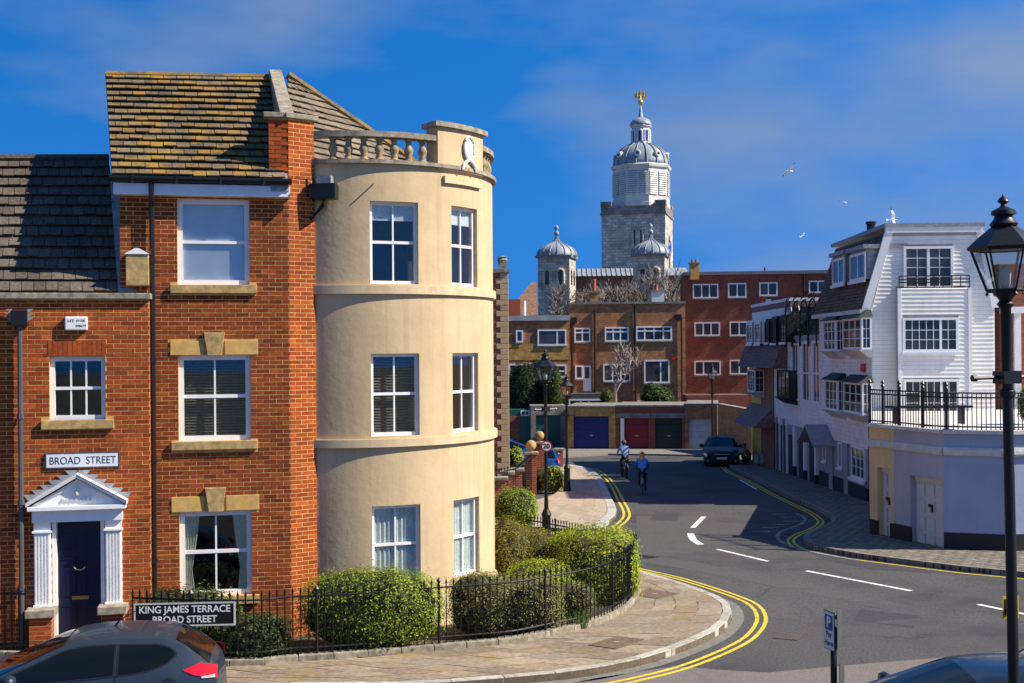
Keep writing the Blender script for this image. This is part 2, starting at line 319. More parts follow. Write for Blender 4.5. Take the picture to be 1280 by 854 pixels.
D('car_blue', c=(.02, .085, .27), r=.25, var=.03, metal=.4, coat=1)
D('car_silver', c=(.2, .23, .28), r=.25, var=.03, metal=.5, coat=1)
D('car_navy', c=(.012, .016, .026), r=.25, var=.03, coat=.6, spec=.3)
D('car_glass', c=(.004, .005, .006), r=.03, var=0, spec=.35)
D('tyre', c=(.015, .015, .015), r=.85, var=.1)
D('rim', c=(.4, .4, .42), r=.35, metal=.9, var=.05)
D('light_red', c=(.55, .006, .012), r=.12, var=.05, coat=1)
D('light_clear', c=(.65, .66, .68), r=.12, var=.1, metal=.3, coat=1)
D('plate', c=(.75, .75, .72), r=.5, var=.03)
D('skin', c=(.5, .29, .2), r=.6, var=.05)
D('hair_blonde', c=(.55, .36, .13), r=.6, var=.25, sc_=60)
D('hair_dark', c=(.08, .06, .05), r=.6, var=.25, sc_=60)
D('jacket_denim', c=(.16, .3, .5), r=.85, var=.2, sc_=25)
D('jacket_blue', c=(.03, .22, .68), r=.7, var=.15, sc_=25)
D('trousers', c=(.014, .014, .018), r=.85, var=.2, sc_=30)
D('coat_olive', c=(.11, .1, .08), r=.9, var=.25, sc_=30)
D('bag_grey', c=(.3, .3, .3), r=.6, var=.2, sc_=12)
D('gull_white', c=(.75, .75, .75), r=.8, var=.05)
D('gull_dark', c=(.06, .06, .07), r=.8, var=.05)
# ---------------------------------------------------------------- ground, road, pavements
def smooth_line(pts, step=.3):
    pts = [Vector((p[0], p[1], 0)) for p in pts]; q = [pts[0]*2-pts[1]]+pts+[pts[-1]*2-pts[-2]]; o = []
    for i in range(1, len(q)-2):
        n = max(2, int((q[i+1]-q[i]).length/step))
        for k in range(n):
            t = k/n; a, b, c, d = q[i-1:i+3]
            o.append(.5*((2*b)+(c-a)*t+(2*a-5*b+4*c-d)*t*t+(-a+3*b-3*c+d)*t**3))
    return o+[pts[-1]]
def resample(pts, n):
    d = [0]
    for a, b in zip(pts, pts[1:]): d.append(d[-1]+(b-a).length)
    o = []; j = 0
    for k in range(n+1):
        t = d[-1]*k/n
        while j < len(d)-2 and d[j+1] < t: j += 1
        f = (t-d[j])/max(1e-9, d[j+1]-d[j]); o.append(pts[j].lerp(pts[j+1], min(1, f)))
    return o
def length(pts): return sum((b-a).length for a, b in zip(pts, pts[1:]))
def offset(pts, w):                          # w > 0: to the right of travel
    o = []
    for i, p in enumerate(pts):
        d = (pts[min(i+1, len(pts)-1)]-pts[max(0, i-1)]).normalized(); o.append(p+Vector((d.y, -d.x, 0))*w)
    return o
def onz(p, h=0): return Vector((p.x, p.y, gz(p.y)+h))
def strip(mb, pts, w0, w1, h):
    a = offset(pts, w0); b = offset(pts, w1); n = len(pts)
    mb.add([onz(p, h) for p in a]+[onz(p, h) for p in b], [(i, i+1, n+i+1, n+i) for i in range(n-1)])
def sheet(x0, x1, ys, h, nx=2):
    mb = MB(); n = nx+1
    mb.add([(x0+(x1-x0)*i/nx, y, gz(y)+h) for y in ys for i in range(n)], [(j*n+i, j*n+i+1, (j+1)*n+i+1, (j+1)*n+i) for j in range(len(ys)-1) for i in range(nx)])
    return mb
struct('ground', sheet(-600, 600, [-300, 0, 22, 60, 120, 1500], -.06), 'ground')
road = struct('road', sheet(-60, 60, [-20, 0, 22, 60, 82], 0), 'asphalt')
# kerb lines from the photo (tops of the kerbs)
KA = [Vector((-22, 17.9, 0)), Vector((-10, 17.75, 0)), Vector((-5, 17.65, 0))]+[G(x, y, .12) for x, y in ((540, 854), (600, 849), (716, 839), (778, 828), (832, 814), (891, 790), (912, 772), (915, 760), (909, 750), (891, 741), (837, 723), (793, 712))]+[Vector((.6, 30.6, 0)), Vector((-2.5, 31.6, 0)), Vector((-9, 32.5, 0))]
KA = smooth_line(KA)
IA = [Vector((-22, 19.75, 0)), Vector((-10, 19.6, 0))]+[G(x, y, .13) for x, y in ((266, 832), (367, 826), (450, 821), (560, 811), (640, 804), (680, 796), (742, 782), (778, 766), (793, 754))]
IB = [G(x, y, 1.2) for x, y in ((757, 664), (669, 647))]+[Vector((-1.2, 30.0, 0)), Vector((-4, 30.8, 0))]
IA = smooth_line(IA+[Vector((2.62, 25.0, 0))]+IB)
def pave(name, inner, outer, h, m, mj, step, rows, limit=None, kerb=.16, kerbm='kerbstone', seed=1):
    """a pavement: base slab of joint material, kerb stones along the outer line, flagstones between"""
    rnd = random.Random(seed)
    ne = offset(outer, 0); n = 90; o = resample(outer, n); i_ = resample(inner, n); mb = MB()
    oo = offset(o, 0); vs = [onz(p, h-.012) for p in i_]+[onz(p, h-.012) for p in oo]+[onz(p, -.05) for p in oo]
    k = n+1
    mb.add(vs, [(i, i+1, k+i+1, k+i) for i in range(n)]+[(k+i, k+i+1, 2*k+i+1, 2*k+i) for i in range(n)])
    root = struct(name, mb, mj)
    # kerb stones
    ol = resample(outer, max(2, int(length(outer)/.8)))
    for a, b in zip(ol, ol[1:]):
        if limit and not limit((a+b)/2): continue
        seg = resample([a, b], 3); d = (b-a).normalized(); sh = d*.006
        inn = Vector((-d.y, d.x, 0))*kerb
        p = [a+sh, b-sh, b-sh+inn, a+sh+inn]; q = MB()
        q.hexa([onz(x, -.04) for x in (p[0], p[1], p[2], p[3])]+[onz(x, h+rnd.uniform(-.004, .004)) for x in (p[0], p[1], p[2], p[3])])
        part('kerb_stone', q, kerbm, root, bevel=.012)
    oi = offset(o, -kerb-.005)
    Lm = (length(i_)+length(oi))/2; nc = max(2, int(Lm/step)); a = resample(i_, nc*2); b = resample(oi, nc*2)
    for r in range(rows):
        f0, f1 = r/rows, (r+1)/rows; st = r % 2
        for c in range(st, nc*2-1, 2):
            p = [b[c].lerp(a[c], f0), b[c+2 if c+2 < len(b) else c+1].lerp(a[c+2 if c+2 < len(a) else c+1], f0)]
            p += [b[min(c+2, nc*2)].lerp(a[min(c+2, nc*2)], f1), b[c].lerp(a[c], f1)]
            cen = sum(p, Vector())/4
            if limit and not limit(cen): continue
            p = [x+(cen-x).normalized()*.009 for x in p]; dz = rnd.uniform(-.003, .003); q = MB()
            q.hexa([onz(x, h-.04) for x in p]+[onz(x, h+dz) for x in p])
            part('paving_slab', q, m, root)
    return root
KAo = resample(KA, 120); IAo = resample(IA, 120)
# match inner and outer lines by walking the inner one and taking the closest outer point
def pair(inner, outer, n):
    ii = resample(inner, n); oo = resample(outer, n*6); res = []; j = 0
    for p in ii:
        k = min(range(j, len(oo)), key=lambda q: (oo[q]-p).length); j = k; res.append(oo[k])
    return ii, res
pi_, po_ = pair(IA, KA, 90)
pavA = pave('pavement', pi_, po_, .12, 'slab', 'slab_joint', .62, 4, limit=lambda p: p.y > 17 and p.x > -9 and p.y < 31, seed=3)
for pts in (((395, 812), (478, 803), (540, 812), (452, 822)), ((735, 806), (772, 795), (806, 799), (770, 811)), ((793, 744), (810, 736), (850, 742), (822, 748))):
    c = [G(x, y, .13) for x, y in pts]; cen = sum(c, Vector())/4; q = MB(); q.hexa([onz(x, .1) for x in c]+[onz(x, .132) for x in c])
    cov = part('manhole_cover', q, 'cover', pavA); e = MB(); e.cube((cen.x, cen.y, gz(cen.y)+.135), (.1, .035, .006)); part('lifting_slot', e, 'kerbstone', cov)
# double yellow lines, white marks, repairs and drain: parts of the road
def yellow(line, w=.1, gap=.1, near=.28, side=1, two=True):
    a = MB(); strip(a, line, side*near, side*(near+w), .006); part('yellow_line', a, 'yellow_line', road)
    if two: b = MB(); strip(b, line, side*(near+w+gap), side*(near+2*w+gap), .006); part('yellow_line', b, 'yellow_line', road)
KAv = [p for p in KA if p.x > -2.5 and p.y < 31.5]
yellow(KAv, near=.42, w=.075, gap=.085)
gut = MB(); strip(gut, KAv, .0, .22, .004); part('gutter_stones', gut, 'slab_grey', road)
def white(p0, p1, w=.1):
    a, b = G(*p0), G(*p1); q = MB(); strip(q, [Vector((a.x, a.y, 0)), Vector((b.x, b.y, 0))], -w/2, w/2, .007); part('white_line', q, 'white_line', road)
white((1008, 714), (1139, 739), .12); white((1223, 756), (1300, 772), .12); white((897, 687), (960, 702), .12); white((866, 660), (880, 646), .16)
white((925, 600), (946, 612), .1)
cur = MB(); strip(cur, smooth_line([G(863, 667), G(867, 675), G(876, 681)]), -.1, .1, .007); part('white_line', cur, 'white_line', road)
cur = MB(); strip(cur, smooth_line([G(x, y) for x, y in ((995, 642), (1006, 648), (1000, 656), (976, 665), (973, 674), (990, 684), (1030, 693), (1075, 701))]), -.05, .05, .007); part('white_line', cur, 'worn_line', road)
for x0, y0 in ((975, 643), (985, 647), (988, 652), (975, 656), (963, 660), (952, 665)):
    q = MB(); p = G(x0, y0); q.cube((p.x, p.y, gz(p.y)+.007), (.5, .12, .002)); part('worn_mark', q, 'worn_line', road)
q = MB(); q.add([onz(G(x, y), .004) for x, y in ((640, 870), (745, 848), (846, 833), (905, 838), (960, 841), (1080, 830), (1170, 823), (1260, 815), (1330, 809), (1500, 900))], [tuple(range(9, -1, -1))]); part('pink_surfacing', q, 'asphalt_pink', road)
q = MB(); q.add([onz(G(x, y), .003) for x, y in ((1000, 684), (1085, 700), (1204, 712), (1300, 722), (1300, 724), (1210, 719), (1092, 712), (1030, 700))], [tuple(range(8))]); part('tarmac_patch', q, 'asphalt_dark', road)  # darker strip of asphalt along the right-hand kerb
for m_, pp in (('asphalt_mid', ((640, 668), (720, 690), (860, 712), (1010, 742), (1150, 772), (1300, 800), (1300, 788), (1150, 760), (1010, 731), (870, 703), (735, 683), (660, 664))), ('asphalt_mid', ((905, 745), (985, 752), (1000, 776), (915, 768))), ('asphalt_dark', ((1075, 762), (1150, 770), (1142, 786), (1068, 776))), ('asphalt_dark', ((820, 640), (850, 641), (846, 652), (812, 650))), ('asphalt_mid', ((795, 645), (872, 646), (880, 690), (800, 700)))):
    q = MB(); q.add([onz(G(x, y), .002+.0004*len(m_)/11) for x, y in pp], [tuple(range(len(pp)-1, -1, -1))]); part('tarmac_patch', q, m_, road)
c = [G(x, y) for x, y in ((966, 798), (978, 791), (1008, 794), (997, 801))]; q = MB(); q.hexa([onz(p, .001) for p in c]+[onz(p, .008) for p in c]); dr = part('drain_grate', q, 'grey_metal', road)
for k in range(7):
    f = (k+.5)/7; a = c[0].lerp(c[3], f); b = c[1].lerp(c[2], f); q = MB(); strip(q, [Vector((*a.xy, 0)), Vector((*b.xy, 0))], -.014, .014, .011); part('slot', q, 'bark', dr)
# far pavement round the lane corner
KB = smooth_line([Vector((-8, 37.2, 0)), Vector((-2, 36.4, 0))]+[G(x, y, .12) for x, y in ((738, 661), (757, 653), (769, 643), (770, 634), (763, 619), (757, 605), (749, 594), (736, 585), (718, 581.5), (704, 580.5))]+[Vector((-3, 62.5, 0))])
IBm = smooth_line([Vector((-8, 41.5, 0)), Vector((-2, 41.0, 0)), Vector((.3, 42.2, 0)), Vector((1.6, 45.4, 0)), Vector((1.9, 50, 0)), Vector((2.1, 55, 0)), Vector((1.2, 58.4, 0)), Vector((-3, 58.8, 0))])
pavB = pave('pavement', IBm, KB, .12, 'slab_far', 'slab_joint', 1.1, 5, limit=lambda p: p.x > -.6, kerb=.3, seed=5)
yellow([p for p in KB if p.x > .5 and p.y < 61.4], near=.2, w=.085, gap=.1)
# right-hand pavement
KC = smooth_line([Vector((15.0, 71, 0)), Vector((12.2, 69.5, 0))]+[G(x, y, .12) for x, y in ((914, 583), (945, 598), (980, 616), (1018, 633), (1033, 641), (1040, 649), (1030, 657), (1012, 664), (1004, 671), (1011, 678), (1030, 684), (1075, 692), (1122, 698), (1204, 708), (1280, 715))]+[G(1280, 715, .12)*4-G(1204, 708, .12)*3])
q = MB(); pts = [onz(p, .108) for p in KC]; wall = [Vector((26, 33, 0)), Vector((26, 71, 0))]
q.add([onz(p, .108) for p in KC]+[onz(p, .108) for p in wall]+[onz(p, -.05) for p in KC], [tuple(range(len(KC)+2))]+[(i, i+1, len(KC)+2+i+1, len(KC)+2+i) for i in range(len(KC)-1)])
pavC = struct('pavement', q, 'paving_right')
ol = resample(KC, int(length(KC)/.9))
for a, b in zip(ol, ol[1:]):
    if a.y > 68 or a.x > 16: continue
    d = (b-a).normalized(); sh = d*.006; inn = Vector((-d.y, d.x, 0))*.15
    p = [a+sh, b-sh, b-sh+inn, a+sh+inn]; q = MB(); q.hexa([onz(x, -.04) for x in p]+[onz(x, .122) for x in p]); part('kerb_stone', q, 'slab_grey', pavC)
kc1 = [p for p in KC if p.y < 66 and p.x < 20]; a = MB(); strip(a, kc1, .22, .295, .006); part('yellow_line', a, 'yellow_line', road)
a = MB(); strip(a, [p for p in kc1 if p.y > 31.6], .37, .445, .006); part('yellow_line', a, 'yellow_line', road)
# pavement before the garages
q = MB(); kg = [G(700, 571, .1), G(760, 567, .1), G(820, 567.5, .1), G(884, 569, .1)]
q.add([onz(p, .1) for p in kg]+[onz(p, .1) for p in (Vector((14, 76, 0)), Vector((-8, 80, 0)))]+[onz(p, -.05) for p in kg], [tuple(range(6))]+[(i, i+1, 7+i, 6+i) for i in range(3)])
struct('pavement', q, 'slab_grey')
# garden bed inside the railings, with its low stone kerb
bed = MB(); il = resample(IA, 80); n = len(il)
bed.add([onz(p, .06) for p in il]+[Vector((-22, 30.8, -.1))], [tuple(range(n+1))])
garden = struct('garden_bed', bed, 'soil')
for a, b in zip(resample(IA, int(length(IA)/.55)), resample(IA, int(length(IA)/.55))[1:]):
    if a.x < -9 or a.y > 29: continue
    d = (b-a).normalized(); sh = d*.004; inn = Vector((-d.y, d.x, 0))*.17; out_ = Vector((d.y, -d.x, 0))*.0
    p = [a+sh+out_, b-sh+out_, b-sh+inn, a+sh+inn]; q = MB(); q.hexa([onz(x, .05) for x in p]+[onz(x, .21+random.uniform(-.006, .006)) for x in p]); part('edging_stone', q, 'stone_grey', garden, bevel=.012)
# ---------------------------------------------------------------- building helpers
def wall_holes(mb, P, s0, s1, z0, z1, holes=(), n=0, depth=.2, back=None):
    ss = sorted({s0, s1, *[min(max(h[i], s0), s1) for h in holes for i in (0, 1)]}); zs = sorted({z0, z1, *[min(max(h[i], z0), z1) for h in holes for i in (2, 3)]})
    for a, b in zip(ss, ss[1:]):
        for c, d in zip(zs, zs[1:]):
            m = ((a+b)/2, (c+d)/2)
            if b-a < 1e-5 or d-c < 1e-5 or any(h[0] < m[0] < h[1] and h[2] < m[1] < h[3] for h in holes): continue
            mb.quad(P(a, c, n), P(b, c, n), P(b, d, n), P(a, d, n))
    for a, b, c, d in holes:
        e = n-depth
        mb.quad(P(a, c, n), P(a, d, n), P(a, d, e), P(a, c, e)); mb.quad(P(b, c, n), P(b, c, e), P(b, d, e), P(b, d, n))
        mb.quad(P(a, d, n), P(b, d, n), P(b, d, e), P(a, d, e)); mb.quad(P(a, c, n), P(a, c, e), P(b, c, e), P(b, c, n))
    if back is not None:
        mb.quad(P(s0, z0, n), P(s0, z1, n), P(s0, z1, -back), P(s0, z0, -back)); mb.quad(P(s1, z0, n), P(s1, z0, -back), P(s1, z1, -back), P(s1, z1, n))
        mb.quad(P(s0, z0, -back), P(s0, z1, -back), P(s1, z1, -back), P(s1, z0, -back)); mb.quad(P(s0, z1, n), P(s1, z1, n), P(s1, z1, -back), P(s0, z1, -back))
    return mb
def ring(mb, P, r, w, n0, n1):
    a, b, c, d = r
    mb.box(P, a, b, c, c+w, n0, n1).box(P, a, b, d-w, d, n0, n1).box(P, a, a+w, c+w, d-w, n0, n1).box(P, b-w, b, c+w, d-w, n0, n1)
def window(parent, P, r, rec=.1, fw=.06, vx=(.5,), hz=(.5,), bar=.03, m='white_paint', glass='glass', dress=None, sill=None, skip=(), rail=None, bars2=None):
    """sash or casement window: frame part with panes (and what hangs behind them) as sub-parts"""
    a, b, c, d = r; w_ = MB(); ring(w_, P, r, fw, -rec-.09, -rec)
    A, B, C_, D_ = a+fw, b-fw, c+fw, d-fw; X = [A+(B-A)*v for v in vx]; Z = [C_+(D_-C_)*v for v in hz]
    for z in Z: w_.box(P, A, B, z-(rail or bar)/2, z+(rail or bar)/2, -rec-.06, -rec-.012)
    for x in X: w_.box(P, x-bar/2, x+bar/2, C_, D_, -rec-.062, -rec-.02)
    win = part('window', w_, m, parent)
    xs = [A]+X+[B]; zs = [C_]+Z+[D_]
    for x0, x1 in zip(xs, xs[1:]):
        for z0, z1 in zip(zs, zs[1:]):
            g = MB(); g.box(P, x0, x1, z0, z1, -rec-.046, -rec-.038); p = part('pane', g, glass, win)
    if bars2:
        g = MB()
        for x in [A+(B-A)*v for v in bars2[0]]: g.box(P, x-.011, x+.011, C_, D_, -rec-.05, -rec-.03)
        for z in [C_+(D_-C_)*v for v in bars2[1]]: g.box(P, A, B, z-.011, z+.011, -rec-.0505, -rec-.0305)
        part('glazing_bars', g, m, win)
    if sill: q = MB(); q.box(P, a-sill[0], b+sill[0], c-sill[1], c, -rec, sill[2]); part('sill', q, sill[3], win, bevel=.008)
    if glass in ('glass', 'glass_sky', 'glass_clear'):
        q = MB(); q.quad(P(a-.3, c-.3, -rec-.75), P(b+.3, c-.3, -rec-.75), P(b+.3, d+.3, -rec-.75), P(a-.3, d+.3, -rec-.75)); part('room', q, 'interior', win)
    if dress == 'blind_or_sky_sheet':
        k = int((D_-C_)/.05); q = MB()
        for i in range(k):
            z = C_+i*.05; q.quad(P(A, z, -rec-.13), P(B, z, -rec-.13), P(B, z+.038, -rec-.16), P(A, z+.038, -rec-.16))
        part('blind_or_sky_sheet', q, 'blind_or_sky_sheet', win)
    elif dress == 'pale':
        q = MB(); q.quad(P(A, C_, -rec-.06), P(B, C_, -rec-.06), P(B, D_, -rec-.06), P(A, D_, -rec-.06)); part('blind_or_sky_sheet', q, 'reflected_sky', win)  # added sheet, coloured to pass for sky reflected in the pane
    elif dress == 'halfpale':
        q = MB(); z = C_+(D_-C_)*.8; q.quad(P(A, z, -rec-.06), P(B, z, -rec-.06), P(B, D_, -rec-.06), P(A, D_, -rec-.06)); part('blind_or_sky_sheet', q, 'curtain', win)
    elif dress and dress.startswith('curtain'):
        full = dress == 'curtain'; mm = 'curtain' if dress != 'curtain_side' else 'curtain_buff'
        for s in (0, 1):
            q = MB(); n = 26; rows = 7; vs = []
            for j in range(rows+1):
                t = j/rows
                wd = (B-A)*(.5 if full else (.12+.16*abs(t-.35)**.8 if t > .35 else .10+.14*(.35-t)))
                for i in range(n+1):
                    f = i/n; x = A+f*wd if s == 0 else B-f*wd
                    vs.append(P(x, C_+(D_-C_)*t, -rec-.07+.014*math.sin(f*n*1.1+s)))
            q.add(vs, [(j*(n+1)+i, j*(n+1)+i+1, (j+1)*(n+1)+i+1, (j+1)*(n+1)+i) for j in range(rows) for i in range(n)]); part('curtain', q, mm, win, smooth=True)
    return win
UB = {}
def bricks(parent, P, s0, s1, z0, z1, holes, m, cap=300, L_=.225, H_=.075, j=.0135, out=.003, seed=1, key=None):
    """running bond in relief: the nearest ones as single objects, the rest joined"""
    rnd = random.Random(seed); items = []; k = 0; z = z0
    while z < z1-.02:
        zt = min(z+H_, z1)-j; x = s0-(L_/2 if k % 2 else 0)
        while x < s1:
            segs = [(max(x, s0), min(x+L_-j, s1))]
            for h in holes:
                if zt > h[2]+.004 and z < h[3]-.004:
                    ns_ = []
                    for a, b in segs:
                        if b <= h[0] or a >= h[1]: ns_.append((a, b))
                        else:
                            if a < h[0]-.01: ns_.append((a, h[0]-.004))
                            if b > h[1]+.01: ns_.append((h[1]+.004, b))
                    segs = ns_
            for a, b in segs:
                if b-a > .03: items.append((a, b, z, zt))
            x += L_
        z += H_; k += 1
    items.sort(key=key or (lambda t: t[2]))
    ob = 0; rest = MB()
    for a, b, z, zt in items:
        dn = out+rnd.uniform(-.0012, .0015)
        if ob < cap:
            kk = (round(b-a, 3), round(zt-z, 3), m)
            if kk not in UB:
                q = MB(); q.box(WP, 0, b-a, 0, zt-z, -.03, out); UB[kk] = q.mesh('brick'); UB[kk].materials.append(MT(m))
            o = bpy.data.objects.new('brick', UB[kk]); col.objects.link(o); o.parent = parent
            o.location = P(a, z, dn-out); o.rotation_euler = (0, 0, R(P.deg)); ob += 1
        else: rest.box(P, a, b, z, zt, -.03, dn)
    if rest.v: part('brickwork', rest, m, parent, kind='stuff', recalc=False)
def tiles(parent, eL, eR, rR, rL, rows, cols, m, lift=.05, lap=1.12, cap=300, seed=1, name='roof_tile', gap=.012, keep=None):
    rnd = random.Random(seed); nrm = (eR-eL).cross(rL-eL).normalized(); nrm = nrm if nrm.z > 0 else -nrm
    def pt(u, v): return (eL.lerp(eR, u)).lerp(rL.lerp(rR, u), v)
    cnt = 0; rest = MB()
    for r in range(rows):
        v0 = r/rows; v1 = min(1, (r+lap)/rows); off = (r % 2)*.5
        for c in range(cols+1):
            u0 = max(0, (c-off)/cols); u1 = min(1, (c+1-off)/cols)
            if u1-u0 < .004: continue
            if keep and not keep((u0+u1)/2, (v0+v1)/2): continue
            g = gap/((eR-eL).length); l0 = lift+rnd.uniform(-.012, .014); l1 = .012; u0 += g/2; u1 -= g/2
            a, b, e, f = pt(u0, v0), pt(u1, v0), pt(u1, v1), pt(u0, v1); th = nrm*.022
            p = [a+nrm*l0-th, b+nrm*l0-th, e+nrm*l1-th, f+nrm*l1-th, a+nrm*l0, b+nrm*l0, e+nrm*l1, f+nrm*l1]
            if cnt < cap: q = MB(); q.hexa(p); part(name, q, m, parent, recalc=False); cnt += 1
            else: rest.hexa(p)
    if rest.v: part('tile_courses', rest, m, parent, kind='stuff', recalc=False)
def text(body, P, s, z, n, h, m, parent, bold=.0, wide=1.0, al='CENTER', name='lettering'):
    cu = bpy.data.curves.new('t', 'FONT'); cu.body = body; cu.size = h*1.38; cu.align_x = al; cu.align_y = 'CENTER'; cu.extrude = .001; cu.offset = bold
    o = bpy.data.objects.new('t', cu); col.objects.link(o); dg = bpy.context.evaluated_depsgraph_get(); dg.update()
    me = bpy.data.meshes.new_from_object(o.evaluated_get(dg)); bpy.data.objects.remove(o)
    for v in me.vertices: v.co = P(s+v.co.x*wide, z+v.co.y, n+v.co.z)
    me.materials.clear(); return link(name, me, m, parent)
def pipe(parent, pts, r=.035, m='black_plastic', name='downpipe', P=None, collars=()):
    q = MB(); q.tube(pts, r, 8)
    for p in collars: q.tube([p-Vector((0, 0, .04)), p+Vector((0, 0, .04))], r*1.35, 8)
    return part(name, q, m, parent, smooth=False)
def sig(x): return 1/(1+math.exp(-x))
# ---------------------------------------------------------------- corner house: brick front with a bowed rendered corner
p0 = at(330, 500, 20.8); FA = Pl(p0.x, p0.y, 12)
sL = FA.pix(150, 300)[0]; sR = FA.pix(362, 400)[0]
zE = FA.pix(250, 246)[1]                                   # top of the brick below the fascia
house = thing('corner_house', 'three storey brick house with cream bowed corner and yellow lichened tile roof', 'house', FA(0, 0, -2))
FW = [FA.rect(221, 249, 311, 356), FA.rect(223, 444, 314, 551), FA.rect(226, 639, 315, 745)]
wa = sum(r[0] for r in FW)/3; wb = sum(r[1] for r in FW)/3; FW = [(wa, wb, r[2], r[3]) for r in FW]
lint = []
for i, (a, b) in enumerate((((214, 426), (321, 443)), ((216, 620), (323, 638)))):
    r = FA.rect(*a, *b); lint.append((wa-.13, wb+.13, FW[i+1][3]+.003, r[3]))
sills = [(wa-.12, wb+.12, r[2]-.15, r[2]-.003) for r in FW]
mb = MB(); wall_holes(mb, FA, sL, sR, 0, zE+.1, FW, depth=.24, back=9); wA = part('wall', mb, 'mortar', house)
bricks(wA, FA, sL, sR, .02, zE, FW+lint+sills, 'brick_a', cap=280, seed=2, key=lambda t: abs(t[2]-3.2)+abs(t[0]+.3))
FC = Pl(*FA(sR, 0).xy, 37); wC = .50                       # canted brick pier beside the bow
zP = at(360, 152, 21.2).z
mb = MB(); mb.box(FC, 0, wC, 0, zP, -.5, 0); mb.box(FA, sR-.33, sR-.001, zE-.3, zP, -.45, -.02); wP = part('pier', mb, 'mortar', house)
bricks(wP, FC, .0, wC, .02, zP-.02, (), 'brick_b', cap=140, seed=3)
mb = MB(); mb.box(FC, -.06, wC+.06, zP, zP+.09, -.55, .06); mb.box(FA, sR-.42, sR-.03, zP+.004, zP+.094, -.5, .05); part('pier_cap', mb, 'stone_grey', house, bevel=.012)
q = MB(); bricks_pl = FA
bricks(wP, FA, sR-.33, sR, zE+.1, zP-.02, (), 'brick_b', cap=60, out=-.01, seed=4)
for (a, b, c, d), r in zip(lint, FW[1:]):
    mid = (wa+wb)/2; g = .012
    q = MB(); q.box(FA, a, mid-.165-g, c, d, -.1, .02); part('lintel', q, 'stone_buff', house, bevel=.006); q = MB(); q.box(FA, mid+.165+g, b, c, d, -.1, .02); part('lintel', q, 'stone_buff', house, bevel=.006)
    h = d-c; q = MB(); lo, hi = .115, .175
    q.hexa([FA(mid-lo, c-.01, .06), FA(mid+lo, c-.01, .06), FA(mid+lo, c-.01, -.1), FA(mid-lo, c-.01, -.1), FA(mid-hi, d+.14, .06), FA(mid+hi, d+.14, .06), FA(mid+hi, d+.14, -.1), FA(mid-hi, d+.14, -.1)])
    part('keystone', q, 'stone_sill', house, bevel=.006)
for a, b, c, d in sills: q = MB(); q.box(FA, a, b, c, d, -.1, .07); part('sill', q, 'stone_sill', house, bevel=.01)
window(house, FA, FW[0], .07, .085, (), (.5,), .03, glass='glass_sky', dress='pale', rail=.05)
window(house, FA, FW[1], .07, .085, (.5,), (.52,), .03, dress='blind_or_sky_sheet', rail=.06)
window(house, FA, FW[2], .07, .085, (.5,), (.52,), .03, dress='curtain_side', rail=.06)
# fascia, gutter, roof
r = FA.rect(143, 236, 366, 246); q = MB(); q.box(FA, r[0], sR+.02, zE, zE+.19, -.03, .17); part('fascia', q, 'white_fascia', house, bevel=.006)
q = MB(); q.tube([FA(r[0]-.06, zE+.26, .22), FA(sR+.05, zE+.26, .22)], .055, 8); q.box(FA, r[0]-.05, sR+.04, zE+.262, zE+.3, .17, .275); gu = part('gutter', q, 'black_plastic', house)
for k in range(5): q = MB(); q.box(FA, r[0]+.3+k*.72, r[0]+.34+k*.72, zE+.19, zE+.31, .16, .285); part('bracket', q, 'black_plastic', gu)
eL = FA(FA.pix(140, 231, .2)[0], zE+.28, .2); eR = FA(sR-.05, zE+.28, .2)
dr = eL.y+3.1; rL = at(132, 93, dr); rR = at(338, 97, dr+.62)
base = MB(); base.add([eL, eR, rR, rL, eL-Vector((0, 0, .08)), eR-Vector((0, 0, .08)), rR-Vector((0, 0, .08)), rL-Vector((0, 0, .08))], [(0, 1, 2, 3), (0, 4, 5, 1), (3, 7, 4, 0), (7, 6, 5, 4), (1, 5, 6, 2), (2, 6, 7, 3)])
rf = part('roof', base, 'tile_dark', house)
tiles(rf, eL, eR, rR, rL, 16, 13, 'tile_yellow', lift=.075, seed=5)
q = MB(); q.tube([rL.lerp(rR, k/12) for k in range(13)], .07, 6); part('ridge', q, 'tile_yellow', rf)
q = MB(); back = [rL, rR, rR+Vector((-.6, 3.1, -2.6)), rL+Vector((-.6, 3.1, -2.6))]; q.add(back, [(0, 1, 2, 3)]); part('rear_slope', q, 'tile_dark', rf)
q = MB(); zg = zE+.1; q.add([FA(sL, zg, 0), rL-Vector((-.15, .03, .1)), FA(sL, zg, -6.4)], [(0, 1, 2)]); q.add([FA(sR, zg, 0), rR-Vector((0, 0, .1)), FA(sR, zg, -6.4)], [(0, 1, 2)]); part('gable', q, 'brick_side', house)
# raised stone coping down the right verge
ca = rR+Vector((.08, 0, .16)); cb = FA(sR-.1, zP+.1, -.25)
q = MB(); wv = FA.t*.24; dn = Vector((0, 0, 2.2)); ca = ca-FA.t*.1; cb = cb-FA.t*.02
q.hexa([ca-dn, ca+wv-dn, cb+wv-dn, cb-dn, ca, ca+wv, cb+wv, cb]); part('verge_coping', q, 'stone_grey', house, bevel=.012)
q = MB(); q.hexa([FA(sR-.3, zE+.1, .19), FA(sR+.0, zE+.1, .19), FA(sR+.0, zE+.1, -.3), FA(sR-.3, zE+.1, -.3), FA(sR-.36, zE+.42, .12), FA(sR-.02, zE+.42, .12), FA(sR-.02, zE+.42, -.3), FA(sR-.36, zE+.42, -.3)]); part('lead_soaker', q, 'lead', house)
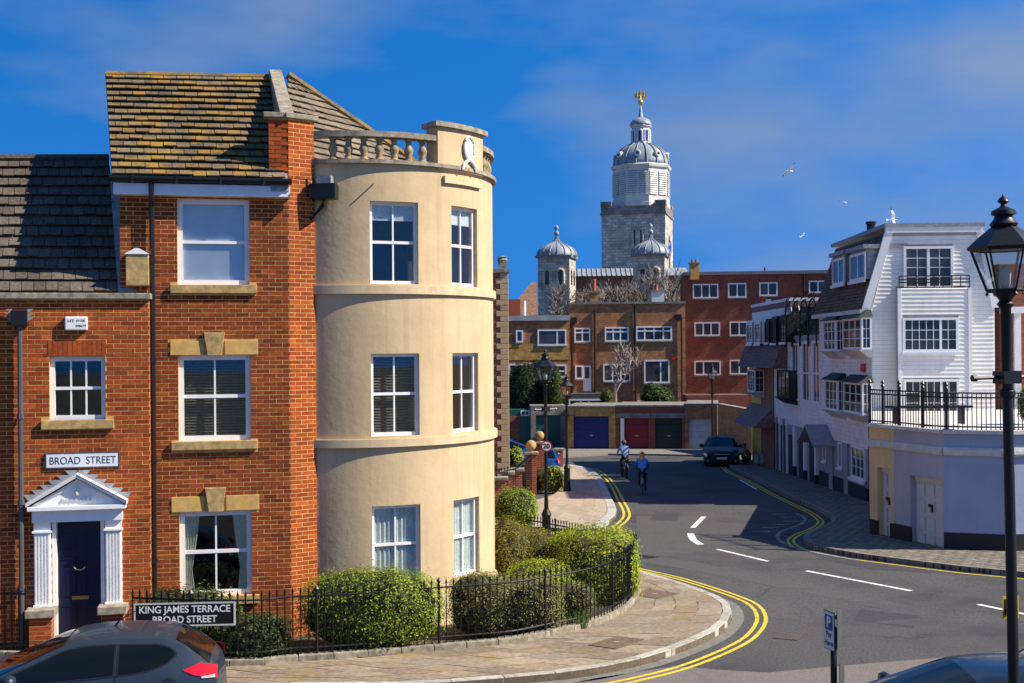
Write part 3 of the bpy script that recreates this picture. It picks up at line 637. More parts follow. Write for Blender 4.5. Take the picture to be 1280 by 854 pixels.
# second roof slope behind the balustrade, with its hip
# ---- the bow
bl = at(388, 400, 21.25); RB = 2.61; thl = R(-13)
BC = Vector((bl.x-RB*math.sin(thl), bl.y+RB*math.cos(thl), 0))
def bw(th, z, r=RB): return Vector((BC.x+r*math.sin(th), BC.y-r*math.cos(th), z))
def bpix(px, py, r=RB):
    a, b = ray(px, py); A_ = a*a+1; B_ = -2*(a*BC.x+BC.y); C_ = BC.x**2+BC.y**2-r*r; disc = max(0, B_*B_-4*A_*C_)
    t = (-B_-math.sqrt(disc))/(2*A_); p = Vector((a*t, t, CZ+b*t)); return math.atan2(p.x-BC.x, BC.y-p.y), p.z
t1 = [bpix(464, 493)[0], bpix(524.5, 493)[0]]; t2 = [bpix(566, 493)[0], bpix(598, 493)[0]]
zr = [(bpix(495, 355)[1], bpix(495, 252)[1]), (bpix(495, 545)[1], bpix(495, 442)[1]), (bpix(495, 733)[1], bpix(495, 632)[1])]
holes = [(t[0], t[1], z0, z1) for t in (t1, t2) for z0, z1 in zr]
ztop = bpix(480, 205)[1]; the = R(160)
ths = sorted({thl, the, *t1, *t2, *[thl+(the-thl)*k/60 for k in range(61)]}); zs = sorted({0, ztop, *[z for h in zr for z in h]})
mb = MB()
for a, b in zip(ths, ths[1:]):
    if b-a < 1e-6: continue
    for c, d in zip(zs, zs[1:]):
        if any(h[0]-1e-6 <= a and b <= h[1]+1e-6 and h[2]-1e-6 <= c and d <= h[3]+1e-6 for h in holes): continue
        mb.quad(bw(a, c), bw(b, c), bw(b, d), bw(a, d))
for a, b, c, d in holes:
    tc_ = (a+b)/2; nn = Vector((math.sin(tc_), -math.cos(tc_), 0))*-.26
    A0, B0 = bw(a, c), bw(b, c); A1, B1 = bw(a, d), bw(b, d)
    mb.quad(A0, A1, A1+nn, A0+nn); mb.quad(B0, B0+nn, B1+nn, B1); 
    arc = [a+(b-a)*k/6 for k in range(7)]
    for u, v in zip(arc, arc[1:]): mb.quad(bw(u, d), bw(v, d), bw(v, d)+nn, bw(u, d)+nn); mb.quad(bw(u, c), bw(u, c)+nn, bw(v, c)+nn, bw(v, c))
me_ = mb
bow = part('bow_wall', mb, 'render_cream', house, recalc=False)
bm = bmesh.new(); bm.from_mesh(bow.data); bmesh.ops.remove_doubles(bm, verts=bm.verts[:], dist=.0005); bmesh.ops.recalc_face_normals(bm, faces=bm.faces[:]); bm.to_mesh(bow.data); bm.free(); autosmooth(bow.data, 30)
for i, (a, b) in enumerate((t1, t2)):
    tc_ = (a+b)/2; w2 = RB*math.sin((b-a)/2); rr = RB*math.cos((b-a)/2); pc = bw(tc_, 0, rr); PB = Pl(pc.x, pc.y, math.degrees(tc_))
    for k, (z0, z1) in enumerate(zr):
        window(house, PB, (-w2+.0, w2-.0, z0, z1), .075, .06, (.5,), (.51,), .028, dress=('halfpale', 'blind_or_sky_sheet', 'curtain')[k] if not (i == 1 and k == 1) else None, rail=.05)
def band(name, z0, z1, r0, r1, ta, tb, m, parent=house, n=56, bevel_top=0):
    q = MB(); vs = []
    for k in range(n+1):
        t = ta+(tb-ta)*k/n; vs += [bw(t, z0, r0), bw(t, z0, r1-bevel_top), bw(t, z1, r1), bw(t, z1, r0)]
    q.add(vs, [(4*k+i, 4*k+(i+1) % 4, 4*k+4+(i+1) % 4, 4*k+4+i) for k in range(n) for i in range(4)]+[(3, 2, 1, 0), (4*n, 4*n+1, 4*n+2, 4*n+3)])
    o = part(name, q, m, parent); autosmooth(o.data, 30); return o
za = bpix(495, 357)[1]; zb_ = bpix(495, 548.5)[1]
band('string_course', za-.15, za, RB-.02, RB+.06, thl, the, 'render_trim'); band('string_course', zb_-.14, zb_, RB-.02, RB+.07, thl, the, 'render_trim')
zc = bpix(495, 751)[1]; band('plinth', 0, zc, RB-.02, RB+.06, thl, the, 'render_trim')
tp = [bpix(545, 180)[0], bpix(600, 180)[0]]                # pedestal with wreath
band('cornice', ztop, ztop+.07, RB-.35, RB+.08, thl+.02, the, 'stone_grey')
zb0 = ztop+.07; zb1 = bpix(470, 171)[1]
bal = band('balustrade', zb1, zb1+.1, RB-.22, RB+.04, thl-.02, tp[0]-.0, 'stone_grey', n=40)
q = MB(); prof = [(.09, 0), (.09, .05), (.06, .07), (.07, .1), (.055, .16), (.085, .26), (.088, .32), (.06, .42), (.048, .5), (.07, .53), (.05, .55), (.085, .58), (.085, .62)]
k_ = (zb1-zb0)/.62; q.lathe([(r*.95, z*k_) for r, z in prof], n=10); bme = q.mesh('baluster', True); bme.materials.append(MT('baluster'))
for k in range(7):
    t = bpix(415, 185)[0]+(bpix(541, 185)[0]-bpix(415, 185)[0])*k/6.6
    o = bpy.data.objects.new('baluster', bme); col.objects.link(o); o.parent = bal; o.location = bw(t, zb0, RB-.09)
for k in range(9):
    t = tp[1]+.07+k*.085; o = bpy.data.objects.new('baluster', bme); col.objects.link(o); o.parent = bal; o.location = bw(t, zb0, RB-.09)
band('rail', zb1, zb1+.1, RB-.22, RB+.04, tp[1], the, 'stone_grey', bal)
zp1 = bpix(572, 163)[1]
band('pedestal', ztop-.02, zp1, RB-.3, RB+.06, tp[0], tp[1], 'render_cream', n=12); band('pedestal_cap', zp1, zp1+.09, RB-.36, RB+.13, tp[0]-.03, tp[1]+.03, 'stone_grey', n=12)
zq = bpix(580, 221)[1]; band('apron_moulding', zq-.17, zq-.04, RB-.02, RB+.06, tp[0]+.06, tp[1]-.02, 'render_trim', n=12)
tm = bpix(582, 190)[0]; pm = bw(tm, 0, RB+.062); PM = Pl(pm.x, pm.y, math.degrees(tm)); cz = bpix(583, 187)[1]
ov = lambda a, rx, rz, n: PM(rx*math.cos(a), cz+rz*math.sin(a), n)
q = MB(); n = 28; q.add([ov(2*math.pi*k/n, .14, .21, .03) for k in range(n)], [tuple(range(n))]); med = part('medallion', q, 'white_paint', house)
q = MB(); q.tube([ov(2*math.pi*k/n, .145, .215, .03) for k in range(n+1)], .03, 6, False); part('wreath', q, 'white_weathered', med)
for s in (-1, 1): q = MB(); q.tube([PM(s*x, cz+z, .03) for x, z in ((.02, -.22), (.1, -.25), (.17, -.32), (.21, -.41))], [.025, .035, .035, .022], 6); part('ribbon', q, 'white_paint', med)
# roof behind the balustrade
apx = rR+Vector((.32, .15, .02)); e1 = FC(.1, zP+.0, -.6); hp = at(556, 222, 25.4)
e1.z = zb0+.15
hp = Vector((hp.x, hp.y, zb0+.1))
q = MB(); q.add([e1, hp, apx], [(0, 1, 2)]); rf2 = part('hipped_roof', q, 'tile_dark', house)
tiles(rf2, e1, hp, apx+Vector((.02, 0, 0)), apx, 13, 9, 'tile_brown', lift=.06, seed=8)
q = MB(); hp2 = apx.lerp(hp, 1.12); q.tube([apx.lerp(hp2, k/10)+Vector((0, 0, .06)) for k in range(11)], .085, 6); part('hip_ridge', q, 'tile_yellow', rf2)
q = MB(); q.add([apx, hp, hp+Vector((-1.5, 4, 0))], [(0, 1, 2)]); part('rear_slope', q, 'tile_dark', rf2)
q = MB(); vs = [bw(thl+(the-thl)*k/30, ztop+.02, RB-.05) for k in range(31)]; q.add(vs+[FA(-1, ztop+.02, -5)], [tuple(range(32))]); part('flat_roof', q, 'flat_roof', house)
# pipes and hopper
hx = bpix(404, 238, RB+.2); ph = bw(hx[0], 0, RB+.13)
PH = Pl(ph.x, ph.y, math.degrees(hx[0])); zh = hx[1]
q = MB(); q.box(PH, -.23, .23, zh-.15, zh+.12, -.12, .14); hop = part('hopper', q, 'black_plastic', house, bevel=.012)
q = MB(); q.box(PH, -.12, .14, zh+.12, zh+.26, -.12, .08); part('outlet', q, 'lead', hop)
pc = bw(thl, 0, RB+.07)
pipe(house, [PH(0, zh-.15, .03), PH(-.02, zh-.26, .02), Vector((pc.x, pc.y, zh-.55)), Vector((pc.x, pc.y, .05))], .04, collars=[Vector((pc.x, pc.y, z)) for z in (1.6, 3.0, 4.4, 5.8)])
sp = FA.pix(191.5, 480, .09)[0]
pipe(house, [FA(sp, zE+.2, .2), FA(sp, zE-.05, .16), FA(sp, zE-.2, .09), FA(sp, .05, .09)], .045, collars=[FA(sp, z, .09) for z in (1.5, 3.2, 4.9, 6.6)])
q = MB(); pn = bw(bpix(466, 231)[0], bpix(466, 231)[1], RB-.02); nn = bw(bpix(466, 231)[0], bpix(466, 231)[1], RB+.12); q.tube([pn, nn], .014, 6); part('overflow_pipe', q, 'lead', house)
# ---------------------------------------------------------------- low brick house on the left, with the blue door
oB_ = FA(0, 0, .28); FB = Pl(oB_.x, oB_.y, 12)
low = thing('brick_house', 'low red brick house with navy door and white pediment at left edge', 'house', FB(-4, 0, -2))
sBR = FB.pix(187, 500)[0]; sBL = FB.pix(-60, 500)[0]; zT = FB.pix(90, 374)[1]
wr = FB.rect(62, 446, 132, 525); dr_ = FB.rect(66, 651, 131, 800); dr_ = (dr_[0], dr_[1], .12, dr_[3])
mb = MB(); wall_holes(mb, FB, sBL, sBR, 0, zT, [wr, dr_], depth=.25, back=7); wB = part('wall', mb, 'mortar', low)
Pr_ = Pl(*FB(sBR, 0, 0).xy, 102); bricks(wB, Pr_, .01, .28, .02, zT-.01, (), 'brick_b', cap=0, seed=77)
sol = (wr[0]-.02, wr[1]+.02, wr[3]+.02, wr[3]+.29); slb = (wr[0]-.13, wr[1]+.13, wr[2]-.15, wr[2])
bricks(wB, FB, sBL+.05, sBR, .02, zT-.01, [wr, dr_, sol, slb], 'brick_b', cap=260, seed=9, key=lambda t: abs(t[2]-3)+abs(t[0]+4.5))
nb = int((sol[1]-sol[0])/.075)
for k in range(nb): q = MB(); x = sol[0]+(sol[1]-sol[0])*k/nb; q.box(FB, x+.005, x+(sol[1]-sol[0])/nb-.006, sol[2], sol[3]-.012, -.03, .01); part('brick', q, 'brick_b', wB)
q = MB(); q.box(FB, *slb, -.1, .07); part('sill', q, 'stone_sill', low, bevel=.01)
window(low, FB, wr, .07, .075, (.34, .67), (.5,), .025, rail=.05)
q = MB(); q.box(FB, sBL, sBR+.04, zT, zT+.1, -.4, .08); part('coping', q, 'stone_grey', low, bevel=.012)
# roof with the lead valley against the taller house
fe = FB.pix(0, 363, -.2); eLz = fe[1]
eL = FB(sBL-.3, zT+.1, -.25); eR = FB(FB.pix(148, 362, -.25)[0], zT+.1, -.25)
dB = eR.y+3.0; rR_ = at(136, 200, dB); rL_ = at(-75, 201, dB-.6)
q = MB(); q.add([eL, eR, rR_, rL_], [(0, 1, 2, 3)]); rfl = part('roof', q, 'tile_dark', low)
tiles(rfl, eL, eR, rR_, rL_, 13, 15, 'tile_dark', lift=.075, seed=11)
q = MB(); q.tube([rL_.lerp(rR_, k/10)+Vector((0, 0, .03)) for k in range(11)], .09, 6); part('ridge', q, 'tile_dark', rfl)
q = MB(); q.add([rL_, rR_, rR_+Vector((-.6, 3, -2.6)), rL_+Vector((-.6, 3, -2.6))], [(0, 1, 2, 3)]); part('rear_slope', q, 'tile_dark', rfl)
nrm = (eR-eL).cross(rR_-eR).normalized(); nrm = nrm if nrm.z > 0 else -nrm
for k in range(9):
    a = eR.lerp(rR_, k/11); b = eR.lerp(rR_, (k+1.08)/11); wv = FB.t*.3; q = MB(); o1 = nrm*(.06+.02*(k % 2))
    q.hexa([a+o1-nrm*.03, a+wv+o1-nrm*.03, b+wv+o1-nrm*.03, b+o1-nrm*.03, a+o1, a+wv+o1, b+wv+o1, b+o1]); part('lead_flashing', q, 'lead', low)
kr = FB.rect(157, 314, 186, 357, -.1); q = MB(); q.box(FB, kr[0], kr[1], kr[2], kr[3]-.05, -.5, -.1); kn = part('kneeler_stone', q, 'stone_sill', low, bevel=.015)
mk = (kr[0]+kr[1])/2; q = MB(); q.hexa([FB(kr[0]-.02, kr[3]-.05, -.08), FB(kr[1]+.02, kr[3]-.05, -.08), FB(kr[1]+.02, kr[3]-.05, -.5), FB(kr[0]-.02, kr[3]-.05, -.5), FB(mk-.03, kr[3]+.05, -.08), FB(mk+.03, kr[3]+.05, -.08), FB(mk+.03, kr[3]+.05, -.5), FB(mk-.03, kr[3]+.05, -.5)]); part('lead_cap', q, 'white_paint', kn)
# hopper and downpipe
hr = FB.rect(11, 388, 38, 407, .1); hm = (hr[0]+hr[1])/2; q = MB()
q.box(FB, hr[0]+.04, hr[1]-.04, hr[2], hr[3], .0, .17); hop = part('hopper', q, 'black_plastic', low, bevel=.01)
for s in (0, 1):
    for k in range(3):
        q = MB(); x = hr[0] if s == 0 else hr[1]; d = -1 if s == 0 else 1; z = hr[2]+.06+k*.07
        q.add([FB(x+d*-.04, z, .1), FB(x+d*.05, z+.07, .1), FB(x+d*-.04, z+.07, .1), FB(x+d*-.04, z, .05), FB(x+d*.05, z+.07, .05), FB(x+d*-.04, z+.07, .05)], [(0, 1, 2), (5, 4, 3), (0, 3, 4, 1), (1, 4, 5, 2), (2, 5, 3, 0)]); part('lead_fin', q, 'lead', hop)
pipe(low, [FB(hm, hr[2]+.02, .09), FB(hm, .02, .09)], .042, 'grey_metal', collars=[FB(hm, z, .09) for z in (1.2, 2.6, 4.0)])
# door with surround
dm = (dr_[0]+dr_[1])/2; dw = dr_[1]-dr_[0]
q = MB(); q.box(FB, dr_[0]+.05, dr_[1]-.03, dr_[2], dr_[3], -.22, -.16); door = part('door', q, 'door_navy', low)
for cx in (-.21, .21):
    for z0, z1 in ((.2, .72), (.86, 1.5), (1.62, 1.9)):
        q = MB(); ring(q, FB, (dm+cx-.14, dm+cx+.14, dr_[2]+z0, dr_[2]+z1), .022, -.16, -.145); part('door_panel', q, 'door_navy', door)
q = MB(); q.tube([FB(dm+.09*math.cos(a*math.pi/8), dr_[2]+1.36-.06*math.sin(a*math.pi/8)*1, -.13) for a in range(9)], .012, 6); part('knocker', q, 'brass', door)
q = MB(); q.box(FB, dm-.13, dm+.13, dr_[2]+.8, dr_[2]+.86, -.16, -.148); part('letter_box', q, 'brass', door)
q = MB(); q.box(FB, dr_[0]-.1, dr_[1]+.12, 0, .115, -.25, .35); part('step', q, 'stone_grey', low, bevel=.01)
zS = dr_[3]; ps = FB.rect(45, 634, 150, 651)
for s in (-1, 1):
    c = dm+s*(dw/2+.15); q = MB(); q.box(FB, c-.13, c+.13, .5, zS-.0, .0, .06); pil = part('pilaster', q, 'white_paint', low)
    for k in range(5): q = MB(); q.box(FB, c-.11+k*.05, c-.11+k*.05+.024, .55, zS-.2, .06, .078); part('flute', q, 'white_paint', pil)
    q = MB(); q.box(FB, c-.15, c+.15, zS-.17, zS-.14, .0, .1); q.box(FB, c-.14, c+.14, .8, .9, .0, .1); part('pilaster_moulding', q, 'white_paint', pil)
    q = MB(); q.box(FB, c-.17, c+.17, 0, .74, .0, .3); pb = part('plinth', q, 'brick_side', low); bricks(pb, Pl(*FB(0, 0, .3).xy, 12), c-.17, c+.17, .01, .73, (), 'brick_b', seed=20+s)
    q = MB(); q.box(FB, c-.23, c+.23, .74, .87, -.02, .36); part('plinth_cap', q, 'stone_grey', low, bevel=.012)
    q = MB(); q.box(FB, dm+s*(dw/2-.03)-.03, dm+s*(dw/2-.03)+.03, .12, zS, -.2, -.0); part('door_frame', q, 'white_paint', low)
q = MB(); q.box(FB, dm-dw/2-.3, dm+dw/2+.3, zS, zS+.2, -.02, .11); q.box(FB, dm-dw/2-.36, dm+dw/2+.36, zS+.2, zS+.27, -.02, .2); ent = part('entablature', q, 'white_paint', low, bevel=.006)
z0 = zS+.27; hw = dw/2+.38; ap = .46; q = MB(); q.prism([FB(dm-hw+.06, z0, .0), FB(dm+hw-.06, z0, .0), FB(dm, z0+ap-.03, .0)], FB.n*.1); pd = part('pediment', q, 'white_paint', low)
for s in (-1, 1):
    q = MB(); a = Vector((s*hw, 0)); dz = .07
    q.hexa([FB(dm+s*hw, z0, .21), FB(dm, z0+ap, .21), FB(dm, z0+ap, -.02), FB(dm+s*hw, z0, -.02), FB(dm+s*hw, z0+dz, .23), FB(dm, z0+ap+dz, .23), FB(dm, z0+ap+dz, -.02), FB(dm+s*hw, z0+dz, -.02)]); part('raking_cornice', q, 'white_paint', pd)
    q = MB(); q.hexa([FB(dm+s*(hw-.22), z0+.05, .12), FB(dm+s*.02, z0+ap-.12, .12), FB(dm+s*.02, z0+ap-.12, .09), FB(dm+s*(hw-.22), z0+.05, .09), FB(dm+s*(hw-.22), z0+.08, .12), FB(dm+s*.02, z0+ap-.09, .12), FB(dm+s*.02, z0+ap-.09, .09), FB(dm+s*(hw-.22), z0+.08, .09)]); part('moulding', q, 'white_paint', pd)
    for k in range(6):                       # stepped lead flashing over the pediment
        f0 = k/6; f1 = (k+1)/6; xo = hw*(1-f0); xi = hw*(1-f1); rz_ = lambda x: z0+dz+ap*(1-x/hw)-.02; zt_ = rz_(xi)+.06; q = MB()
        pp = [FB(dm+s*(xo+.07), zt_, .012), FB(dm+s*(xi-.02), zt_, .012), FB(dm+s*(xi-.02), rz_(xi-.02), .012), FB(dm+s*(xo-.03), rz_(xo-.03), .012)]
        q.prism(pp if s < 0 else pp[::-1], FB.n*(.012+.002*k)); part('stepped_flashing', q, 'lead', pd)
for k in range(7): q = MB(); q.box(FB, dm-.24+k*.07, dm-.2+k*.07, z0+.07, z0+.11, .1, .125); part('dentil', q, 'white_weathered', pd)
q = MB(); q.lathe([(.0, -.01), (.045, 0), (.05, .05), (.02, .09)], FB(dm, z0+.17, .11), 8); part('urn', q, 'white_weathered', pd)
# signs and alarm box on the wall
r = FB.rect(58, 566, 149, 584); sg = thing('street_sign', 'white BROAD STREET name plate on brick wall above the door', 'sign', FB((r[0]+r[1])/2, r[2], .02))
q = MB(); q.box(FB, *r, .008, .03); pl = part('plate', q, 'sign_white', sg); q = MB(); ring(q, FB, (r[0]-.012, r[1]+.012, r[2]-.012, r[3]+.012), .02, .005, .034); part('rim', q, 'grey_metal', sg)
text('BROAD  STREET', FB, (r[0]+r[1])/2, (r[2]+r[3])/2-.01, .0315, .125, 'letters', pl, wide=1.0*(r[1]-r[0])/1.22*.9)
r = FB.rect(82, 396, 110, 413); al = thing('alarm_box', 'small white burglar alarm box high on brick wall', 'alarm', FB((r[0]+r[1])/2, r[2], .02))
q = MB(); q.box(FB, *r, .0, .09); bx = part('casing', q, 'white_paint', al, bevel=.02)
text('HT', FB, r[0]+.1, r[3]-.075, .092, .05, 'letters', bx, wide=1.2); text('01705', FB, r[1]-.1, r[3]-.07, .092, .04, 'letters', bx); text('598679', FB, r[1]-.1, r[2]+.07, .092, .04, 'letters', bx)
# ---------------------------------------------------------------- railings round the corner garden
def bar_mesh(h, r, tip, n=4):
    q = MB(); q.lathe([(r, 0), (r, h-tip), (r*1.9, h-tip*.75), (.002, h)], n=n, rot=R(45)); me = q.mesh('bar'); me.materials.append(MT('black_iron')); return me
def railing(root, line, base, h, step, r=.0135, tip=.1, rails=(.1, .86), post=None, skip=None, rail_r=.016):
    me = bar_mesh(h, r, tip); n = max(1, int(length(line)/step)); pts = resample(line, n)
    pme = bar_mesh(h+.02, .024, .08, 6)
    for i, p in enumerate(pts):
        if skip and skip(p): continue
        b = onz(p, base) if base is not None else p
        ispost = post and i % post == 0
        o = bpy.data.objects.new('post' if ispost else 'bar', pme if ispost else me); col.objects.link(o); o.parent = root; o.location = b-root.location
    run = []
    for k in rails:
        cur = []
        for p in pts+[None]:
            if p is None or (skip and skip(p)):
                if len(cur) > 1:
                    q = MB(); q.tube([(onz(c, base) if base is not None else c)+Vector((0, 0, h*k)) for c in cur], rail_r, 4); ro = part('rail', q, 'black_iron', root)
                cur = []
            else: cur.append(p)
RL = offset(IA, -.085)
path_l, path_r = ray(34, 700)[0], ray(162, 700)[0]
rg = thing('iron_railing', 'curved black iron railing with spear tips round the corner garden', 'railing', onz(Vector((0, 20.2, 0)), .2))
railing(rg, [p for p in RL if p.x > -9.3], .2, 1.08, .125, post=16, skip=lambda p: p.y < 20.2 and path_l < p.x/p.y < path_r)
# name board fixed to the railing
c = at(230.5, 768.5, 18.72); KP = Pl(c.x, c.y, 4); r = KP.rect(167.5, 753.5, 294, 783)
kb = thing('street_sign', 'black KING JAMES TERRACE sign with white lettering fixed to the railing', 'sign', KP(0, r[2], 0))
q = MB(); q.box(KP, *r, -.02, .0); pl = part('plate', q, 'sign_black', kb); q = MB(); ring(q, KP, r, .022, -.025, .006); part('border', q, 'white_weathered', kb)
mid = (r[0]+r[1])/2; hh = r[3]-r[2]; wd = r[1]-r[0]
text('KING JAMES TERRACE', KP, mid, r[2]+hh*.71, .002, hh*.30, 'letters_white', pl, bold=.002, wide=wd/1.57*.95)
text('BROAD STREET', KP, mid, r[2]+hh*.28, .002, hh*.30, 'letters_white', pl, bold=.002, wide=wd/1.57*.95)
for s in (-1, 1): q = MB(); q.box(KP, mid+s*wd*.36-.02, mid+s*wd*.36+.02, r[2]-.1, r[3]-.03, -.05, -.02); part('bracket', q, 'black_iron', kb)
# ---------------------------------------------------------------- hedges and shrubs
def foliage(name, label, cat, blobs, m, dens=900, leaf=.045, seed=1, group=None, jitter=.07, core='hedge_core', stems=0, corek=.9):
    """blobs: (centre, half sizes, exponent): a clipped or loose mass of single leaves round a dark twiggy core"""
    rnd = random.Random(seed); c0 = blobs[0][0]; root = thing(name, label, cat, Vector((c0.x, c0.y, gz(c0.y))), group)
    from mathutils import noise as mn
    lv = MB(); cr = MB(); V = []; Fc = []
    for c, h, e in blobs:
        hx, hy, hz = h
        def surf(d):
            k = (abs(d.x)**e+abs(d.y)**e+abs(d.z)**e)**(-1/e); p = Vector((d.x*k*hx, d.y*k*hy, d.z*k*hz))
            return p*(1+.12*mn.noise(p*2.3+c)+.07*mn.noise(p*6+c))
        n = 20; mrow = 12; vs = []
        for j in range(mrow+1):
            ph = math.pi*j/mrow
            for i in range(n):
                a = 2*math.pi*i/n; d = Vector((math.sin(ph)*math.cos(a), math.sin(ph)*math.sin(a), math.cos(ph))); vs.append(c+surf(d)*corek)
        cr.add(vs, [(j*n+i, j*n+(i+1) % n, (j+1)*n+(i+1) % n, (j+1)*n+i) for j in range(mrow) for i in range(n)])
        area = 4*math.pi*((hx*hy)**1.6/3+(hx*hz)**1.6/3+(hy*hz)**1.6/3)**(1/1.6)
        for _ in range(int(area*dens)):
            d = Vector((rnd.gauss(0, 1), rnd.gauss(0, 1), rnd.gauss(0, 1))).normalized()
            if d.y > .55 and d.z < .5 and rnd.random() < .7: continue
            p = c+surf(d)*(1+rnd.uniform(-.13, .05)+(abs(rnd.gauss(0, jitter)) if rnd.random() < .3 else 0))
            if mn.noise(p*4.5) < -.33 and rnd.random() < .75: continue
            if p.z < gz(p.y)+.03: continue
            hgt_ = (p.z-gz(p.y))/max(.3, c.z+hz-gz(p.y))
            if stems and hgt_ < .38 and rnd.random() < .75*(1-hgt_/.38)+.25*(mn.noise(p*3) > 0): continue
            if rnd.random() < .012: p = p+d*rnd.uniform(.04, .13)+Vector((0, 0, rnd.uniform(0, .06)))
            t = Vector((rnd.gauss(0, 1), rnd.gauss(0, 1), rnd.gauss(0, 1))).normalized(); nn = (d*1.1+Vector((0, 0, .35))+t*.75).normalized()
            u = nn.cross(t).normalized(); v = nn.cross(u); l = leaf*rnd.uniform(.6, 1.35); wv = l*.5
            k = len(V); V += [p-u*l*.5, p+v*wv*.5+nn*l*.08, p+u*l*.5, p-v*wv*.5+nn*l*.08]; Fc.append((k, k+1, k+2, k+3))
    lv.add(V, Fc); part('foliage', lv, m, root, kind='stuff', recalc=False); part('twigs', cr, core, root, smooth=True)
    if stems:
        q = MB()
        for _ in range(stems*3):
            c, h, e = rnd.choice(blobs); b = Vector((c.x+rnd.uniform(-.5, .5)*h[0], c.y+rnd.uniform(-.5, .2)*h[1], gz(c.y)+.02)); q.tube([b, b+Vector((rnd.uniform(-.15, .15), -h[1]*.2, .25)), Vector((b.x+rnd.uniform(-.25, .25), c.y-h[1]*.9, c.z+rnd.uniform(-.4, .2)*h[2]))], [.016, .012, .006], 4)
        part('stems', q, 'bark', root)
    return root
def B_(px0, px1, ytop, d, hd, z0=.1, e=2.6, zb=None):
    a = at(px0, ytop, d); b = at(px1, ytop, d); z1 = a.z; zl = gz(d)+z0 if zb is None else zb
    return (Vector(((a.x+b.x)/2, d, (z1+zl)/2)), ((b.x-a.x)/2, hd, (z1-zl)/2), e)
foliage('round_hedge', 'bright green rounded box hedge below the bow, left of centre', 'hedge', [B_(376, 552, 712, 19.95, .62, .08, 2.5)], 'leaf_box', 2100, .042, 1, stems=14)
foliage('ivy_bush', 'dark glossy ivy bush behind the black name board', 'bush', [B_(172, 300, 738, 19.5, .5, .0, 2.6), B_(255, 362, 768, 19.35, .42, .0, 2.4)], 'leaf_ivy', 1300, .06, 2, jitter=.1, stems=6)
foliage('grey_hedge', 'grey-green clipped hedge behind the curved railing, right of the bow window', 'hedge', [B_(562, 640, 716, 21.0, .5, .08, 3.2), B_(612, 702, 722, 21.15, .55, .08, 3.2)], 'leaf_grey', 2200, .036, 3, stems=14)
foliage('corner_hedge', 'tall yellow-green boxed hedge filling the garden corner by the railing', 'hedge', [(Vector((1.72, 24.3, .6)), (.75, .95, .80), 4.5), (Vector((1.2, 25.2, .45)), (.5, .6, .75), 3)], 'leaf_gold', 1700, .045, 4)
foliage('red_tinged_hedge', 'large rounded hedge with reddish brown patches beside the cream wall', 'hedge', [B_(606, 664, 650, 25.3, .8, .1, 2.4), B_(640, 695, 662, 25.6, .7, .1, 2.4)], 'leaf_red', 1500, .045, 5)
foliage('golden_shrub', 'low spreading golden shrub between the larger hedges', 'shrub', [B_(632, 718, 700, 23.4, .6, .1, 2.2)], 'leaf_gold', 1500, .045, 6)
foliage('small_green_shrub', 'small bright green shrub between the red tinged hedge and corner hedge', 'shrub', [B_(680, 716, 668, 26.6, .35, .1, 2.2)], 'leaf_green', 1300, .05, 7)
foliage('brown_shrub', 'brownish shrub seen through the railing below the corner hedge', 'shrub', [B_(690, 745, 728, 22.7, .4, .05, 2.4)], 'leaf_grey', 1600, .04, 8)
foliage('ball_hedge', 'ball shaped clipped hedge in front of the low brick piers', 'hedge', [(Vector((.06, 29.0, 1.2)), (.52, .5, .5), 2.4), (Vector((.02, 29.1, .3)), (.42, .4, .6), 3)], 'leaf_box', 1500, .047, 9)
foliage('yellow_shrub', 'yellow-green shrub beside the far lamp post', 'shrub', [B_(676, 706, 583, 46.6, .4, .05, 2.3)], 'leaf_gold', 500, .09, 10)
foliage('pale_shrub', 'pale yellow shrub in front of the blue cars', 'shrub', [B_(634, 656, 561, 49, .45, .05, 2.3)], 'leaf_gold', 420, .09, 12)
foliage('dark_shrub', 'low dark shrub behind the brick gate pillar', 'shrub', [B_(666, 682, 588, 47.4, .4, .05, 3), B_(636, 662, 580, 46.6, .35, .05, 3)], 'leaf_dark', 450, .09, 13)
dl = thing('daffodil_clump', 'clump of green daffodil leaves at the foot of the railing', 'plant', G(719, 787, .1)); q = MB()
for k in range(34):
    b = dl.location+Vector((random.uniform(-.2, .2), random.uniform(-.1, .1), -.02)); t = b+Vector((random.uniform(-.2, .2), random.uniform(-.12, .08), random.uniform(.25, .45))); m_ = b.lerp(t, .6)+Vector((0, 0, .06)); s = Vector((.009, .004, 0)); q.add([b-s, b+s, m_+s, m_-s, t], [(0, 1, 2, 3), (3, 2, 4)])
part('leaves', q, 'leaf_green', dl, kind='stuff', recalc=False)
